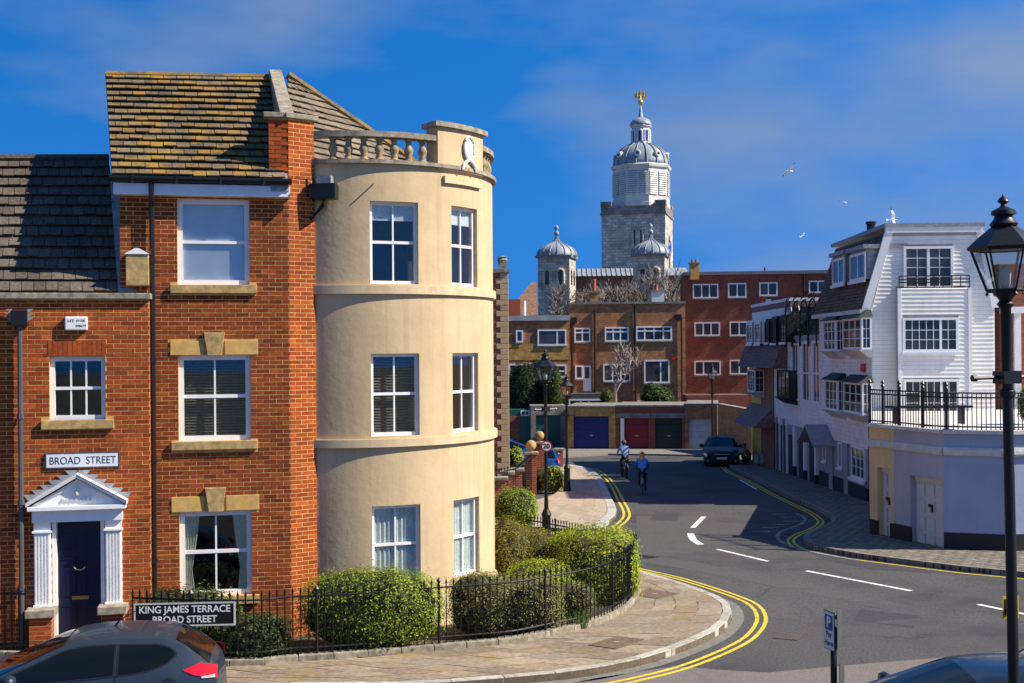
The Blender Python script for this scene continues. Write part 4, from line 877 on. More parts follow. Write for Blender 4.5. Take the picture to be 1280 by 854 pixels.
# ---------------------------------------------------------------- street lamps
def lamp(label, loc, H, rotz=0, tilt=0, arm=True):
    root = thing('street_lamp', label, 'lamp', (0, 0, 0), 'black heritage street lamps')
    q = MB(); q.lathe([(.15, 0), (.15, .12), (.125, .16), (.115, .85), (.135, .9), (.1, .98), (.075, 1.04)], n=12); part('base', q, 'black_iron', root, True)
    autosmooth(root.children[-1].data)
    q = MB(); q.lathe([(.06, 1.04), (.048, 1.4), (.044, H-1.7), (.046, H-1.0), (.075, H-.96), (.05, H-.93), (.07, H-.9), (.11, H-.86)], n=12); q.lathe([(.05, H-1.78), (.068, H-1.76), (.068, H-1.72), (.05, H-1.7)], n=12); c_ = part('column', q, 'black_iron', root, True); autosmooth(c_.data)
    if arm:
        q = MB(); q.tube([(-.32, 0, H-1.6), (.32, 0, H-1.6)], .018, 6); q.tube([(-.34, 0, H-1.6), (-.3, 0, H-1.6)], .032, 6); q.tube([(.3, 0, H-1.6), (.34, 0, H-1.6)], .032, 6); q.cube((0, 0, H-1.6), (.17, .17, .11)); part('ladder_bar', q, 'black_iron', root)
    hx = lambda r, z, k: Vector((r*math.cos(R(60*k+30)), r*math.sin(R(60*k+30)), z))
    zb, zt = H-.84, H-.48; q = MB()
    for k in range(6):
        q.tube([hx(.15, zb, k), hx(.275, zt, k)], .011, 4); q.tube([hx(.15, zb, k), hx(.15, zb, k+1)], .014, 4); q.tube([hx(.275, zt, k), hx(.275, zt, k+1)], .016, 4); q.lathe([(.0, -.03), (.018, -.015), (.0, .01)], hx(.15, zb-.02, k), 6)
    q.lathe([(.15, zb-.02), (.15, zb)], n=6, rot=R(30)); part('lantern_frame', q, 'black_iron', root)
    for k in range(6):
        q = MB(); q.quad(hx(.148, zb, k), hx(.148, zb, k+1), hx(.272, zt, k+1), hx(.272, zt, k)); part('lantern_pane', q, 'glass_lamp', root)
    q = MB(); q.lathe([(.3, zt-.005), (.31, zt+.015), (.2, zt+.12), (.1, zt+.2)], n=6, rot=R(30)); part('lantern_roof', q, 'black_iron', root)
    q = MB(); z = zt+.2; q.lathe([(.11, z), (.12, z+.02), (.085, z+.06), (.075, z+.09), (.105, z+.1), (.1, z+.135), (.03, z+.17), (.02, z+.19), (.05, z+.215), (.035, z+.245), (.012, z+.26), (.006, z+.28)], n=12); fi = part('finial', q, 'black_iron', root, True); autosmooth(fi.data)
    q = MB(); q.lathe([(.03, zb+.01), (.045, zb+.06), (.05, zb+.16), (.02, zb+.22)], n=10); part('bulb', q, 'white_weathered', root, True)
    root.location = loc; root.rotation_euler = (0, tilt, rotz); return root
a, b = ray(1251, 243); lp = Vector((a*10.5, 10.5, 0)); H0 = CZ+b*10.5
l0 = lamp('large near lamp post cut by the right edge with yellow hydrant plate', (lp.x+.11, 10.5, 0), H0, R(12), R(-.9))
def lampat(label, px, ytop, d, rz): t = at(px, ytop, d); return lamp(label, (t.x, d, gz(d)+(.12 if d > 40 else .0)), t.z-gz(d)-(.12 if d > 40 else 0), R(rz))
lampat('lamp post carrying the round 20 sign behind the hedge', 681.5, 436, 31.7, 30)
lampat('slim lamp post on the tan paving before the blue garage', 708, 467, 46.2, 0)
lampat('distant lamp post behind the black car by the white garage', 890, 455, 65, 0)
# 20 sign, hydrant plate, parking signs
c = at(683, 557.5, 31.6); SP = Pl(c.x, c.y-.12, 0); sg = thing('speed_sign', 'round red bordered speed limit sign reading 20', 'sign', (c.x, c.y-.1, c.z-.16))
disc = lambda q, r, n0, n1, N_=28: q.prism([SP(r*math.cos(2*math.pi*k/N_), c.z+r*math.sin(2*math.pi*k/N_), n0) for k in range(N_)], SP.n*(n1-n0))
q = MB(); disc(q, .15, 0, .012); part('red_ring', q, 'sign_red', sg); q = MB(); disc(q, .115, .012, .016); part('white_disc', q, 'sign_white', sg); text('20', SP, 0, c.z, .0175, .125, 'letters', sg, bold=.006)
q = MB(); q.cube((c.x, c.y-.06, c.z), (.06, .1, .05)); part('clip', q, 'grey_metal', sg)
c = at(1261.5, 758.5, 10.6); HP = Pl(c.x, c.y, 8); hy = thing('hydrant_sign', 'small yellow hydrant plate with black H on the near lamp post', 'sign', (c.x, c.y, c.z-.1))
q = MB(); q.box(HP, -.075, .075, c.z-.1, c.z+.1, .02, .026); p_ = part('plate', q, 'sign_yellow', hy); text('H', HP, -.0, c.z, .028, .13, 'letters', p_, bold=.006)
q = MB(); q.box(HP, -.02, .02, c.z-.02, c.z+.02, .026, .06); part('band', q, 'black_iron', hy)
pb_ = Vector((at(1042, 800, 14).x, 14, 0)); ps = thing('parking_sign', 'post with blue and white P Pay Here sign near the bottom edge', 'sign', pb_)
zt = at(1036, 763, 14).z; zb = at(1036, 811, 14).z
q = MB(); q.lathe([(.038, 0), (.038, zt-.2), (.03, zt-.19)], pb_, 10); part('post', q, 'black_iron', ps, True)
PP = Pl(pb_.x-.055, 13.96, -74); q = MB(); q.box(PP, -.115, .115, zb, zt, 0, .008); pl = part('plate', q, 'sign_black', ps); q = MB(); q.box(PP, -.107, .107, zb+.01, zt-.01, .008, .011); part('face', q, 'sign_white', pl)
zq = zb+(zt-zb)*.5; q = MB(); q.box(PP, -.082, .082, zq+.005, zt-.045, .011, .014); part('blue_panel', q, 'sign_blue', pl)
text('P', PP, 0, (zq+zt-.04)/2, .0155, .125, 'letters_white', pl, bold=.006); text('Pay', PP, 0, zq-.045, .0125, .065, 'letters', pl, bold=.002); text('Here', PP, 0, zq-.145, .0125, .065, 'letters', pl, bold=.002)
P2 = Pl(pb_.x+.07, 14.02, 60); q = MB(); q.box(P2, -.1, .1, zb+.005, zt+.005, 0, .008); part('rear_plate', q, 'grey_metal', ps); 
for z in (zb+.06, zt-.08): q = MB(); q.box(P2, -.07, .07, z-.02, z+.02, -.03, .0); q.box(PP, -.07, .07, z-.018, z+.018, -.03, -.001); part('clip', q, 'grey_metal', ps)
z2 = at(1050, 828, 14).z; P3_ = Pl(pb_.x+.09, 14.0, 58); q = MB(); q.box(P3_, -.09, .09, z2-.35, z2, 0, .008); part('lower_plate', q, 'grey_metal', ps)
# ---------------------------------------------------------------- cars
def interp(t, x):
    if x <= t[0][0]: return t[0][1]
    for (a, p), (b, q) in zip(t, t[1:]):
        if x <= b: f = (x-a)/(b-a); return p+(q-p)*f
    return t[-1][1]
def curve(t, n=8):
    """smooth monotone-ish resampling of a profile"""
    o = []; q = [t[0]]+list(t)+[t[-1]]
    for i in range(1, len(q)-2):
        for k in range(n):
            f = k/n; p = [Vector(x) for x in q[i-1:i+3]]; v = .5*((2*p[1])+(p[2]-p[0])*f+(2*p[0]-5*p[1]+4*p[2]-p[3])*f*f+(-p[0]+3*p[1]-3*p[2]+p[3])*f**3); o.append((v.x, v.y))
    o.append(t[-1]); return sorted(o)
def car(name, label, group, paint, loc, heading, L_, W_, prof, belt, wheels, wr, rear_glass, wind, sidew, tail, head, face=False):
    root = thing(name, label, 'car', (0, 0, 0), group); top = curve(prof)
    tz = lambda x: interp(top, x)
    def plan(x): f = (x-L_/2)/(L_/2); return 1-.22*abs(f)**7-.06*f*f
    def Wd(x, z):
        w = W_*plan(x)
        if z < belt: return w*(1-.07*((z-.62)/.45)**2)
        wb = w*(1-.07*((belt-.62)/.45)**2); return wb-(z-belt)*.5-(z-belt)**2*.25
    def bot(x):
        z = .2+.1*abs((x-L_/2)/(L_/2))**6
        for c in wheels:
            d = abs(x-c)
            if d < wr+.06: z = max(z, wr+math.sqrt(max(0, (wr+.06)**2-d*d)))
        return z
    xs = sorted({*[L_*k/56 for k in range(57)], *[c+s*(wr+.0599)*math.sin(R(a)) for c in wheels for s in (-1, 1) for a in (20, 50, 75, 89.9)], .03, .08, L_-.03, L_-.08})
    crown = .05; rings = []
    fs = [0, .12, .26, .4, .52, .64, .76, .87, .95, 1.0]
    def surf(x, q, up=0): zt = tz(x)-crown; return Vector((x, Wd(x, zt)*q, zt+crown*(1-abs(q)**3)+up))
    for x in xs:
        zb_, zt = bot(x), tz(x)-crown; pts = []
        for f in fs: z = zb_+(zt-zb_)*f; pts.append(Vector((x, Wd(x, max(z, zb_)), z)))
        for q in (.93, .8, .55, .28, 0): pts.append(surf(x, q))
        rings.append(pts+[Vector((p.x, -p.y, p.z)) for p in reversed(pts[:-1])])
    m = len(rings[0]); q = MB(); n = len(rings)
    q.add([p for g in rings for p in g], [(i*m+k, i*m+k+1, (i+1)*m+k+1, (i+1)*m+k) for i in range(n-1) for k in range(m-1)]+[tuple(range(m)), tuple(range((n-1)*m+m-1, (n-1)*m-1, -1))])
    body = part('body', q, paint, root); autosmooth(body.data, 32)
    def side_patch(nm, lo, hi, x0, x1, m_, off=.009, parent=body, sides=(1, -1), nx=14, nz=5):
        for s in sides:
            q = MB(); vs = []
            for i in range(nx+1):
                x = x0+(x1-x0)*i/nx; a, b = interp(lo, x), interp(hi, x)
                for j in range(nz+1): z = a+(b-a)*j/nz; vs.append(Vector((x, s*(Wd(x, z)+off), z)))
            k = nz+1; q.add(vs, [(i*k+j, i*k+j+1, (i+1)*k+j+1, (i+1)*k+j) for i in range(nx) for j in range(nz)]); part(nm, q, m_, parent, smooth=True)
    def top_patch(nm, x0, x1, q0, m_, off=.01, parent=body):
        q = MB(); vs = []; nx, nq = 10, 12
        for i in range(nx+1):
            x = x0+(x1-x0)*i/nx
            for j in range(nq+1): vs.append(surf(x, -q0+2*q0*j/nq, off))
        k = nq+1; q.add(vs, [(i*k+j, i*k+j+1, (i+1)*k+j+1, (i+1)*k+j) for i in range(nx) for j in range(nq)]); part(nm, q, m_, parent, smooth=True)
    for lo, hi in sidew:
        side_patch('window_trim', [(lo[0][0]-.025, lo[0][1]-.02)]+[(x, z-.025) for x, z in lo[1:-1]]+[(lo[-1][0]+.03, lo[-1][1]-.025)], [(hi[0][0]-.025, hi[0][1]+.015)]+[(x, z+.018) for x, z in hi[1:-1]]+[(hi[-1][0]+.03, hi[-1][1]+.012)], lo[0][0]-.025, lo[-1][0]+.03, 'black_plastic', .004)
    for lo, hi in sidew: side_patch('side_window', lo, hi, lo[0][0], lo[-1][0], 'car_glass')
    top_patch('rear_window', *rear_glass, .86, 'car_glass'); top_patch('windscreen', *wind, .9, 'car_glass')
    side_patch('tail_light', *tail, 'light_red', .012); side_patch('headlight', *head, 'light_clear', .014)
    side_patch('reversing_light', [(tail[2]+.03, tail[0][0][1]+.015), (tail[2]+.2, tail[0][0][1]+.03)], [(tail[2]+.03, tail[0][0][1]+.06), (tail[2]+.2, tail[0][0][1]+.05)], tail[2]+.03, tail[2]+.2, 'light_clear', .017)
    q = MB(); fx = wheels[0]+.02; M_ = Matrix.Translation((fx, Wd(fx, .84)+.001, .84)) @ Matrix.Rotation(R(-90), 4, 'X'); q.lathe([(.085, -.002), (.085, .004), (.08, .006)], n=18, M=M_); fc = part('fuel_cap', q, paint, root); M2 = Matrix.Translation((fx, Wd(fx, .84)-.001, .84)) @ Matrix.Rotation(R(-90), 4, 'X'); q = MB(); q.lathe([(.092, -.002), (.092, .004)], n=18, M=M2); part('cap_gap', q, 'black_plastic', fc)
    side_patch('bumper_seam', [(.02, .66), (.4, .7)], [(.02, .668), (.4, .708)], .02, .4, 'black_plastic', .003, nx=6, nz=1)
    side_patch('waist_crease', [(.5, .745), (L_-.6, .7)], [(.5, .757), (L_-.6, .712)], .5, L_-.6, 'rim' if False else paint, .007, nx=20, nz=1)
    for x, lo, hi in ((sidew[0][0][0][0]-.04, .45, sidew[0][0][0][1]), (sidew[0][0][-1][0]-.2, .45, .85)): side_patch('door_seam', [(x, lo), (x+.012, lo)], [(x, hi), (x+.012, hi)], x, x+.012, 'black_plastic', .003, nx=1, nz=8)
    x = sidew[0][0][0][0]+.05; side_patch('door_handle', [(x, .83), (x+.2, .84)], [(x, .865), (x+.2, .87)], x, x+.2, 'car_black' if paint != 'car_black' else 'rim', .03, nx=3, nz=2)
    xm = sidew[0][0][-1][0]-.32
    for s in (1, -1):
        q = MB(); w0 = Wd(xm, belt)
        q.lathe([(.03, -.1), (.09, -.07), (.105, 0), (.09, .06), (.02, .09)], n=10, M=Matrix.Translation((xm+.08, s*(w0+.11), belt+.05)) @ Matrix.Diagonal((.8, 1.15, 1, 1))); q.cube((xm+.08, s*(w0+.02), belt), (.08, .12, .05)); part('wing_mirror', q, paint, root, smooth=True)
    for c in wheels:
        for s in (1, -1):
            M_ = Matrix.Translation((c, s*(W_-.16), wr)) @ Matrix.Rotation(R(90), 4, 'X'); q = MB()
            q.lathe([(wr*.6, -.1), (wr*.95, -.1), (wr, -.06), (wr, .06), (wr*.95, .1), (wr*.6, .1)], n=24, M=M_); wh = part('wheel', q, 'tyre', root)
            q = MB(); q.lathe([(.05, -.08), (wr*.62, -.085), (wr*.64, 0), (wr*.62, .085), (.05, .08)], n=20, M=M_); part('rim', q, 'rim', wh)
            q = MB(); q.lathe([(wr+.055, -.12), (wr+.055, .02)], n=20, M=M_); part('arch_liner', q, 'black_plastic', wh)
    q = MB(); q.tube([surf(L_*.36, 0, 0), surf(L_*.36, 0, .06)+Vector((-.06, 0, .02)), surf(L_*.36, 0, .1)+Vector((-.35, 0, .14))], [.02, .012, .004], 6); part('aerial', q, 'black_plastic', root)
    if face:
        q = MB(); q.cube((L_+.005, 0, .42), (.03, 1.15, .16)); part('lower_grille', q, 'black_plastic', root)
        q = MB(); q.cube((L_-.03, 0, .68), (.09, .8, .13)); gr = part('grille', q, 'black_plastic', root, bevel=.02); q = MB(); q.cube((L_+.018, 0, .72), (.02, .82, .03)); part('chrome_bar', q, 'rim', gr)
        q = MB(); q.cube((L_+.02, 0, .53), (.02, .52, .11)); part('number_plate', q, 'plate', root)
        for s in (-1, 1): q = MB(); q.lathe([(.05, -.02), (.055, .03)], n=10, M=Matrix.Translation((L_-.05, s*.66, .4)) @ Matrix.Rotation(R(90), 4, 'Y')); part('fog_light', q, 'light_clear', root)
    root.location = loc; root.rotation_euler = (0, 0, heading); return root
HP_ = [(0, .5), (.02, .78), (.1, 1.02), (.35, 1.24), (.62, 1.40), (1.1, 1.465), (1.6, 1.465), (1.98, 1.41), (2.45, 1.22), (2.98, 1.0), (3.35, .93), (3.75, .8), (3.95, .66), (4.03, .45)]
def hatch(label, paint, loc, heading, group=None):
    return car('parked_car', label, group, paint, loc, heading, 4.03, .87, HP_, .95, (.62, 3.2), .31, (.14, .58), (2.02, 2.93),
        [([(1.36, 1.0), (2.0, .97), (2.85, .95)], [(1.36, 1.345), (1.75, 1.34), (2.0, 1.30), (2.45, 1.115), (2.85, .96)]),
         ([(.58, 1.2), (.68, 1.11), (.9, 1.04), (1.1, 1.015), (1.29, 1.0)], [(.58, 1.21), (.64, 1.28), (.8, 1.325), (1.29, 1.345)])],
        ([(.03, .86), (.3, .93), (.46, 1.0)], [(.03, 1.03), (.25, 1.08), (.46, 1.015)], .03, .46), ([(3.55, .62), (3.95, .58)], [(3.55, .74), (3.95, .64)], 3.55, 3.95))
xr = at(270, 800, 15.2).x
hatch('slate blue hatchback parked at the lower left in front of the navy door', 'car_slate', (-3.9, 16.1, 0), R(189)).scale = (.96, .96, .96)
hatch('dark blue car at the lower right corner with only its roof showing', 'car_navy', (at(1083, 850, 13.5).x+3.1, 13.5, 0), R(178))
SP_ = [(0, .5), (.02, .85), (.15, 1.0), (.7, 1.08), (1.2, 1.34), (1.75, 1.46), (2.3, 1.49), (2.75, 1.43), (3.15, 1.24), (3.6, 1.03), (4.1, .95), (4.55, .83), (4.75, .66), (4.82, .42)]
fb = G(899, 584); 
car('parked_car', 'black saloon parked facing the viewer on the right of the road', None, 'car_black', (fb.x+.9, fb.y+4.8, gz(fb.y)-.1), R(-90-9), 4.82, .93, SP_, .98, (.95, 3.75), .33, (.75, 1.25), (2.7, 3.55),
    [([(1.5, 1.02), (2.4, 1.0), (3.35, 1.0)], [(1.5, 1.33), (2.4, 1.38), (2.85, 1.28), (3.35, 1.05)]), ([(1.1, 1.1), (1.42, 1.03)], [(1.1, 1.14), (1.42, 1.31)])],
    ([(.04, .8), (.35, .85)], [(.04, .98), (.35, .95)], .04, .35), ([(4.25, .64), (4.74, .6)], [(4.25, .84), (4.74, .74)], 4.25, 4.74), face=True)
c = hatch('bright blue car parked furthest back behind the ball topped pillars', 'car_blue', (-2.1, 60.0, gz(60)), R(14))
hatch('silver blue car parked behind the pale yellow shrub', 'car_silver', (-2.6, 55.6, gz(55.6)), R(8))
hatch('small blue car seen end on beside the last brick pillar', 'car_blue', (1.3, 51.3, gz(53)), R(95))
# ---------------------------------------------------------------- right-hand row of houses (street front on the plane X = 12.4)
SX = 12.4; YC = 41.8; ST = Pl(SX, YC, -90)                 # s < 0 runs away from the viewer
GB = Pl(SX, YC, -2)                                        # gable front facing the viewer
def clap(parent, P, spans, z0, z1, holes, m, step=.145, key=None):
    z = z0
    while z < z1:
        zt = min(z+step, z1); a, b = spans((z+zt)/2); segs = [(a, b)]
        for h in holes:
            if zt > h[2]+.02 and z < h[3]-.02:
                ns_ = []
                for x, y in segs:
                    if y <= h[0] or x >= h[1]: ns_.append((x, y))
                    else:
                        if x < h[0]-.02: ns_.append((x, h[0]))
                        if y > h[1]+.02: ns_.append((h[1], y))
                segs = ns_
        for x, y in segs:
            q = MB(); q.hexa([P(x, z+.008, .032), P(y, z+.008, .032), P(y, z+.008, 0), P(x, z+.008, 0), P(x, zt, .012), P(y, zt, .012), P(y, zt, 0), P(x, zt, 0)]); part('weatherboard', q, m, parent, recalc=False)
        z = zt
gY = gz(YC)
wh = thing('white_gable_house', 'white weatherboarded house with brown mansard roof beside the lavender garage', 'house', (14.5, 44, gY))
zEv = ST.pix(1085, 386)[1]; zTop = GB.pix(1160, 290)[1]; sA = GB.pix(1110, 292)[0]; sB = GB.pix(1224, 292)[0]; sW = GB.pix(1243, 400)[0]
far = ST.pix(1025, 470)[0]; zGr = ST.pix(1083, 561)[1]
gw = [GB.rect(1128, 397, 1198, 440), GB.rect(1129, 474, 1199, 520), GB.rect(1129, 308, 1191, 361)]
bx = GB.rect(1120, 361, 1207, 520)                         # shallow projecting bay
GX = Pl(*GB(0, 0, .45).xy, -2)
mb = MB(); mb.add([GB(0, gY, 0), GB(sW, gY, 0), GB(sW, zEv, 0), GB(sB, zTop, 0), GB(sA, zTop, 0), GB(0, zEv, 0)], [tuple(range(6))])
q = GB(sW, 0, 0); mb.add([ST(0, gY), ST(0, zEv), ST(far, zEv), ST(far, gY)], [(0, 1, 2, 3)]); mb.add([GB(sW, gY), GB(sW, zEv), GB(sW, zEv, -8), GB(sW, gY, -8)], [(0, 1, 2, 3)])
wl = part('wall', mb, 'clap_back', wh)
def gspan(z):
    if z < zEv: return (.12, sW)
    f = (z-zEv)/(zTop-zEv); return (sA*f+.14, sW+(sB-sW)*f-.05)
clap(wl, GB, gspan, GB.pix(1160, 540)[1], zTop-.12, [(bx[0], bx[1], -2, bx[3]), (gw[2][0], gw[2][1], gw[2][2]-.02, gw[2][3])], 'clap_white')
mb = MB(); mb.box(GB, bx[0], bx[1], gY, bx[3], 0, .44); pj = part('projecting_bay', mb, 'clap_back', wh)
fr = [GX.rect(1128, 397, 1198, 440), GX.rect(1129, 474, 1199, 520)]
def on(P2, r, P1, n): return r
clap(pj, GX, lambda z: (bx[0], bx[1]), GB.pix(1160, 540)[1], bx[3], fr, 'clap_white')
q = MB(); q.box(GX, bx[0]-.06, bx[0]+.06, gY, bx[3], -.02, .045); q.box(GX, bx[1]-.06, bx[1]+.06, gY, bx[3], -.02, .045); part('corner_trim', q, 'white_paint', pj)
for r in fr:
    window(wh, GX, r, -.05, .09, (.7,), (), .08, glass='glass_dark', bars2=((.14, .28, .42, .56, .85), (.33, .66)), sill=(.06, .1, .12, 'white_fascia'))
r = gw[2]; window(wh, GB, r, -.08, .09, (.5,), (), .1, glass='glass_dark', bars2=((.25, .75), (.25, .5, .75)))
for k in range(5):
    for s in (0, 1):
        a = r[0]+.12+s*(r[1]-r[0])*.48; x0 = a+k*.17; q = MB(); q.box(GB, x0, x0+.1, r[2]+.1, r[3]-.1, .005, .02); part('curtain_fold', q, 'curtain', wh.children[-1] if False else wl)
bc = thing('balcony_rail', 'low black balcony rail below the top gable window', 'railing', GB((bx[0]+bx[1])/2, bx[3], .3)); rb = GX.rect(1120, 345, 1206, 361); q = MB()
for z in (rb[2]+.05, rb[2]+.22, rb[3]-.12, rb[3]): q.box(GX, bx[0], bx[1], z-.018, z+.018, -.03, .01)
part('rails', q, 'black_iron', bc)
for k in range(9): x = bx[0]+(bx[1]-bx[0])*k/8; q = MB(); q.box(GX, x-.014, x+.014, bx[3], rb[3], -.02, .005); part('bar', q, 'black_iron', bc)
# verges and mansard
for (a, za), (b, zb_) in (((-.1, zEv), (sA, zTop)), ((sB, zTop), (sW+.02, zEv))):
    q = MB(); q.hexa([GB(a-.12, za, .1), GB(a+.16, za, .1), GB(a+.16, za, -.02), GB(a-.12, za, -.02), GB(b-.12, zb_, .1), GB(b+.16, zb_, .1), GB(b+.16, zb_, -.02), GB(b-.12, zb_, -.02)]); part('bargeboard', q, 'white_paint', wh)
q = MB(); q.box(GB, sA-.1, sB+.1, zTop-.02, zTop+.16, -.05, .12); part('top_fascia', q, 'white_paint', wh); q = MB(); q.box(GB, sA-.14, sB+.16, zTop+.162, zTop+.3, -8, .14); part('flat_roof', q, 'lead', wh)
eN = ST(.05, zEv-.05, .22); eF = ST(far-.1, zEv-.05, .22); tN = GB(sA, zTop, .05); tF = tN+(eF-eN)
q = MB(); q.add([eN, eF, tF, tN], [(0, 1, 2, 3)]); rfm = part('mansard_roof', q, 'tile_mansard', wh)
tiles(rfm, eF, eN, tN, tF, 22, 26, 'tile_mansard', lift=.05, cap=0, seed=31)
q = MB(); q.box(ST, far-.12, .1, zEv-.16, zEv-.02, -.1, .3); part('eaves_gutter', q, 'coping_white', wh)
mt = lambda s, v, n=0: (eN.lerp(tN, v)+Vector((0, -s, 0))-Vector((n, 0, 0)))
for px0, px1, y0, y1 in ((1042, 1057, 323, 356), (1064, 1083, 317, 351)):
    PD = Pl(SX-.02, YC, -90); rD = PD.rect(px0, y0, px1, y1); d = MB(); d.box(PD, rD[0], rD[1], rD[2], rD[3]+.1, -1.3, 0); dm_ = part('dormer', d, 'lead', wh); d = MB(); d.box(PD, rD[0]-.15, rD[1]+.15, rD[3]+.1, rD[3]+.24, -1.4, .14); part('dormer_roof', d, 'lead', dm_)
    window(wh, PD, rD, -.06, .09, (.5,), (), .09, glass='glass_dark', sill=(.08, .1, .12, 'white_paint'))
q = MB(); q.lathe([(.16, 0), (.16, .35), (.2, .36), (.2, .45)], GB(sA+.1, zTop+.2, -2.6), 10); part('vent', q, 'black_iron', wh)
# street side: boards above, grey below, oriels
clap(wl, ST, lambda z: (far, -.02), zGr, zEv-.15, [], 'clap_warm', .15)
mb = MB(); mb.box(ST, far, -.0, gY-.3, zGr, -.2, .03); gg = part('ground_floor', mb, 'grey_wall', wh); mb = MB(); mb.box(ST, far, .0, gY-.35, gY+.55, -.1, .07); part('plinth', mb, 'black_wall', gg)
def oriel(parent, px0, px1, y0, y1, roof=True, m='white_paint', n=.38, vx=(.33, .67)):
    PO = Pl(SX-n, YC, -90); r = PO.rect(px0, y0, px1, y1); b = MB(); b.box(ST, r[0], r[1], r[2], r[3], 0, n-.1); ob = part('oriel', b, m, parent)
    for f in (0,): window(parent, PO, r, -.0, .08, vx, (), .07, m=m, glass='glass_dark', bars2=((), (.33, .66)))
    PE = Pl(SX-n, YC-r[1], 0); window(parent, Pl(SX-n+.0, YC-r[1], 0), (0, n-.02, r[2], r[3]), -.08, .06, (), (), .05, m=m, glass='glass_dark', bars2=((.5,), (.33, .66)))
    b = MB(); b.hexa([ST(r[0]-.05, r[2]-.28, .1), ST(r[1]+.05, r[2]-.28, .1), ST(r[1]+.05, r[2]-.28, 0), ST(r[0]-.05, r[2]-.28, 0), ST(r[0]-.08, r[2], n+.1), ST(r[1]+.1, r[2], n+.1), ST(r[1]+.1, r[2], 0), ST(r[0]-.08, r[2], 0)]); part('bracket', b, 'coping_white' if m == 'white_paint' else m, ob)
    if roof: b = MB(); b.hexa([ST(r[0]-.1, r[3], n+.14), ST(r[1]+.14, r[3], n+.14), ST(r[1]+.14, r[3], 0), ST(r[0]-.1, r[3], 0), ST(r[0]+.05, r[3]+.26, .12), ST(r[1]-.05, r[3]+.26, .12), ST(r[1]-.05, r[3]+.26, 0), ST(r[0]+.05, r[3]+.26, 0)]); part('lead_roof', b, 'black_wall', ob)
for p in ((1029, 1044, 401, 439), (1053, 1076, 398, 437), (1031, 1046, 475, 513), (1054, 1077, 478, 517)): oriel(wh, *p)
r = ST.rect(1067, 558, 1084, 599); window(wh, ST, r, -.1, .09, (.33, .67), (), .07, glass='glass_dark', bars2=((), (.33, .66)), sill=(.08, .1, .2, 'white_paint'))
for p in ((1030, 553, 1034, 577), (1049, 553, 1054, 585)): r = ST.rect(*p); window(wh, ST, r, -.06, .07, (), (), .05, glass='glass_dark', sill=(.08, .08, .12, 'white_paint'))
for px in (1041, 1060): s_ = ST.pix(px, 590)[0]; q = MB(); q.box(ST, s_-.25, s_+.25, gY-.3, zGr, 0, .09); part('pilaster', q, 'grey_wall', gg)
r = ST.rect(1024, 533, 1046, 556); q = MB(); sm = (r[0]+r[1])/2
for s in (r[0], r[1]): q.hexa([ST(s, r[2], .9), ST(s, r[2]+.08, .9), ST(s, r[2]+.08, 0), ST(s, r[2], 0), ST(sm, r[3], .9), ST(sm, r[3]+.08, .9), ST(sm, r[3]+.08, 0), ST(sm, r[3], 0)])
part('porch_canopy', q, 'grey_wall', wh)
q = MB(); rr = ST.rect(1079, 455, 1083, 465); q.box(ST, *rr, .03, .1); part('alarm', q, 'sign_red', wh)
# second house: tall slit windows and arched ironwork
f2 = ST.pix(985, 480)[0]; z2t = ST.pix(1020, 424)[1]; y2 = gz(50)
h2 = thing('slit_window_house', 'narrow white boarded house with three tall slit windows and arched iron parapet', 'house', (14.5, 50.5, y2))
mb = MB(); mb.add([ST(far, y2-.4), ST(far, z2t), ST(f2, z2t), ST(f2, y2-.4), ST(far, z2t, -4), ST(f2, z2t, -4)], [(0, 1, 2, 3), (1, 4, 5, 2)]); w2_ = part('wall', mb, 'clap_back', h2)
zg2 = ST.pix(1005, 535)[1]
tw = [ST.rect(992, 429, 1000, 501), ST.rect(1005, 427, 1014, 503), ST.rect(1018.5, 426, 1027, 505)]
clap(w2_, ST, lambda z: (f2, far), zg2, z2t-.02, tw, 'clap_warm', .16)
for r in tw: window(h2, ST, r, -.08, .1, (.5,), (.48,), .07, glass='glass_dark')
q = MB(); q.box(ST, f2, far, z2t, z2t+.18, -.2, .1); part('parapet_band', q, 'lead', h2)
q = MB(); q.add([ST(f2, z2t+.1, -.5), ST(far, z2t+.1, -.5), ST(far, zEv+.9, -1.6), ST(f2, zEv+.9, -1.6)], [(0, 1, 2, 3)]); part('roof_slope', q, 'tile_mansard', h2)
tiles(h2.children[-1], ST(f2, z2t+.1, -.5), ST(far, z2t+.1, -.5), ST(far, zEv+.9, -1.6), ST(f2, zEv+.9, -1.6), 14, 16, 'tile_mansard', cap=0, seed=33)
aw = thing('arched_ironwork', 'row of black wrought iron hoops above the slit windows', 'ironwork', ST((f2+far)/2, z2t, .1)); za_ = ST.pix(1008, 375)[1]
for k in range(4):
    a = f2+(far-f2)*k/4+.06; b = f2+(far-f2)*(k+1)/4-.06; q = MB(); c_ = (a+b)/2; hr_ = (b-a)/2
    q.tube([ST(a, z2t-.3, .12), ST(a, za_-hr_, .12)]+[ST(c_-hr_*math.cos(R(t)), za_-hr_+hr_*math.sin(R(t)), .12) for t in range(0, 181, 20)]+[ST(b, za_-hr_, .12), ST(b, z2t-.3, .12)], .035, 5)
    for s in range(6): z = z2t+.2+s*.3; q.tube([ST(a, z, .12)]+[ST(c_+hr_*.7*math.cos(R(t+s*60)), z+.15+.15*math.sin(R(t)), .12) for t in range(0, 300, 40)], .022, 4)
    part('hoop', q, 'black_iron', aw)
    q = MB(); q.add([ST(c_-hr_*.9, z2t+1.0, .06), ST(c_+hr_*.9, z2t+1.0, .06), ST(c_+hr_*.9, za_-hr_, .06), ST(c_+hr_*.6, za_-.2, .06), ST(c_-hr_*.6, za_-.2, .06), ST(c_-hr_*.9, za_-hr_, .06)], [tuple(range(6))]) if False else None
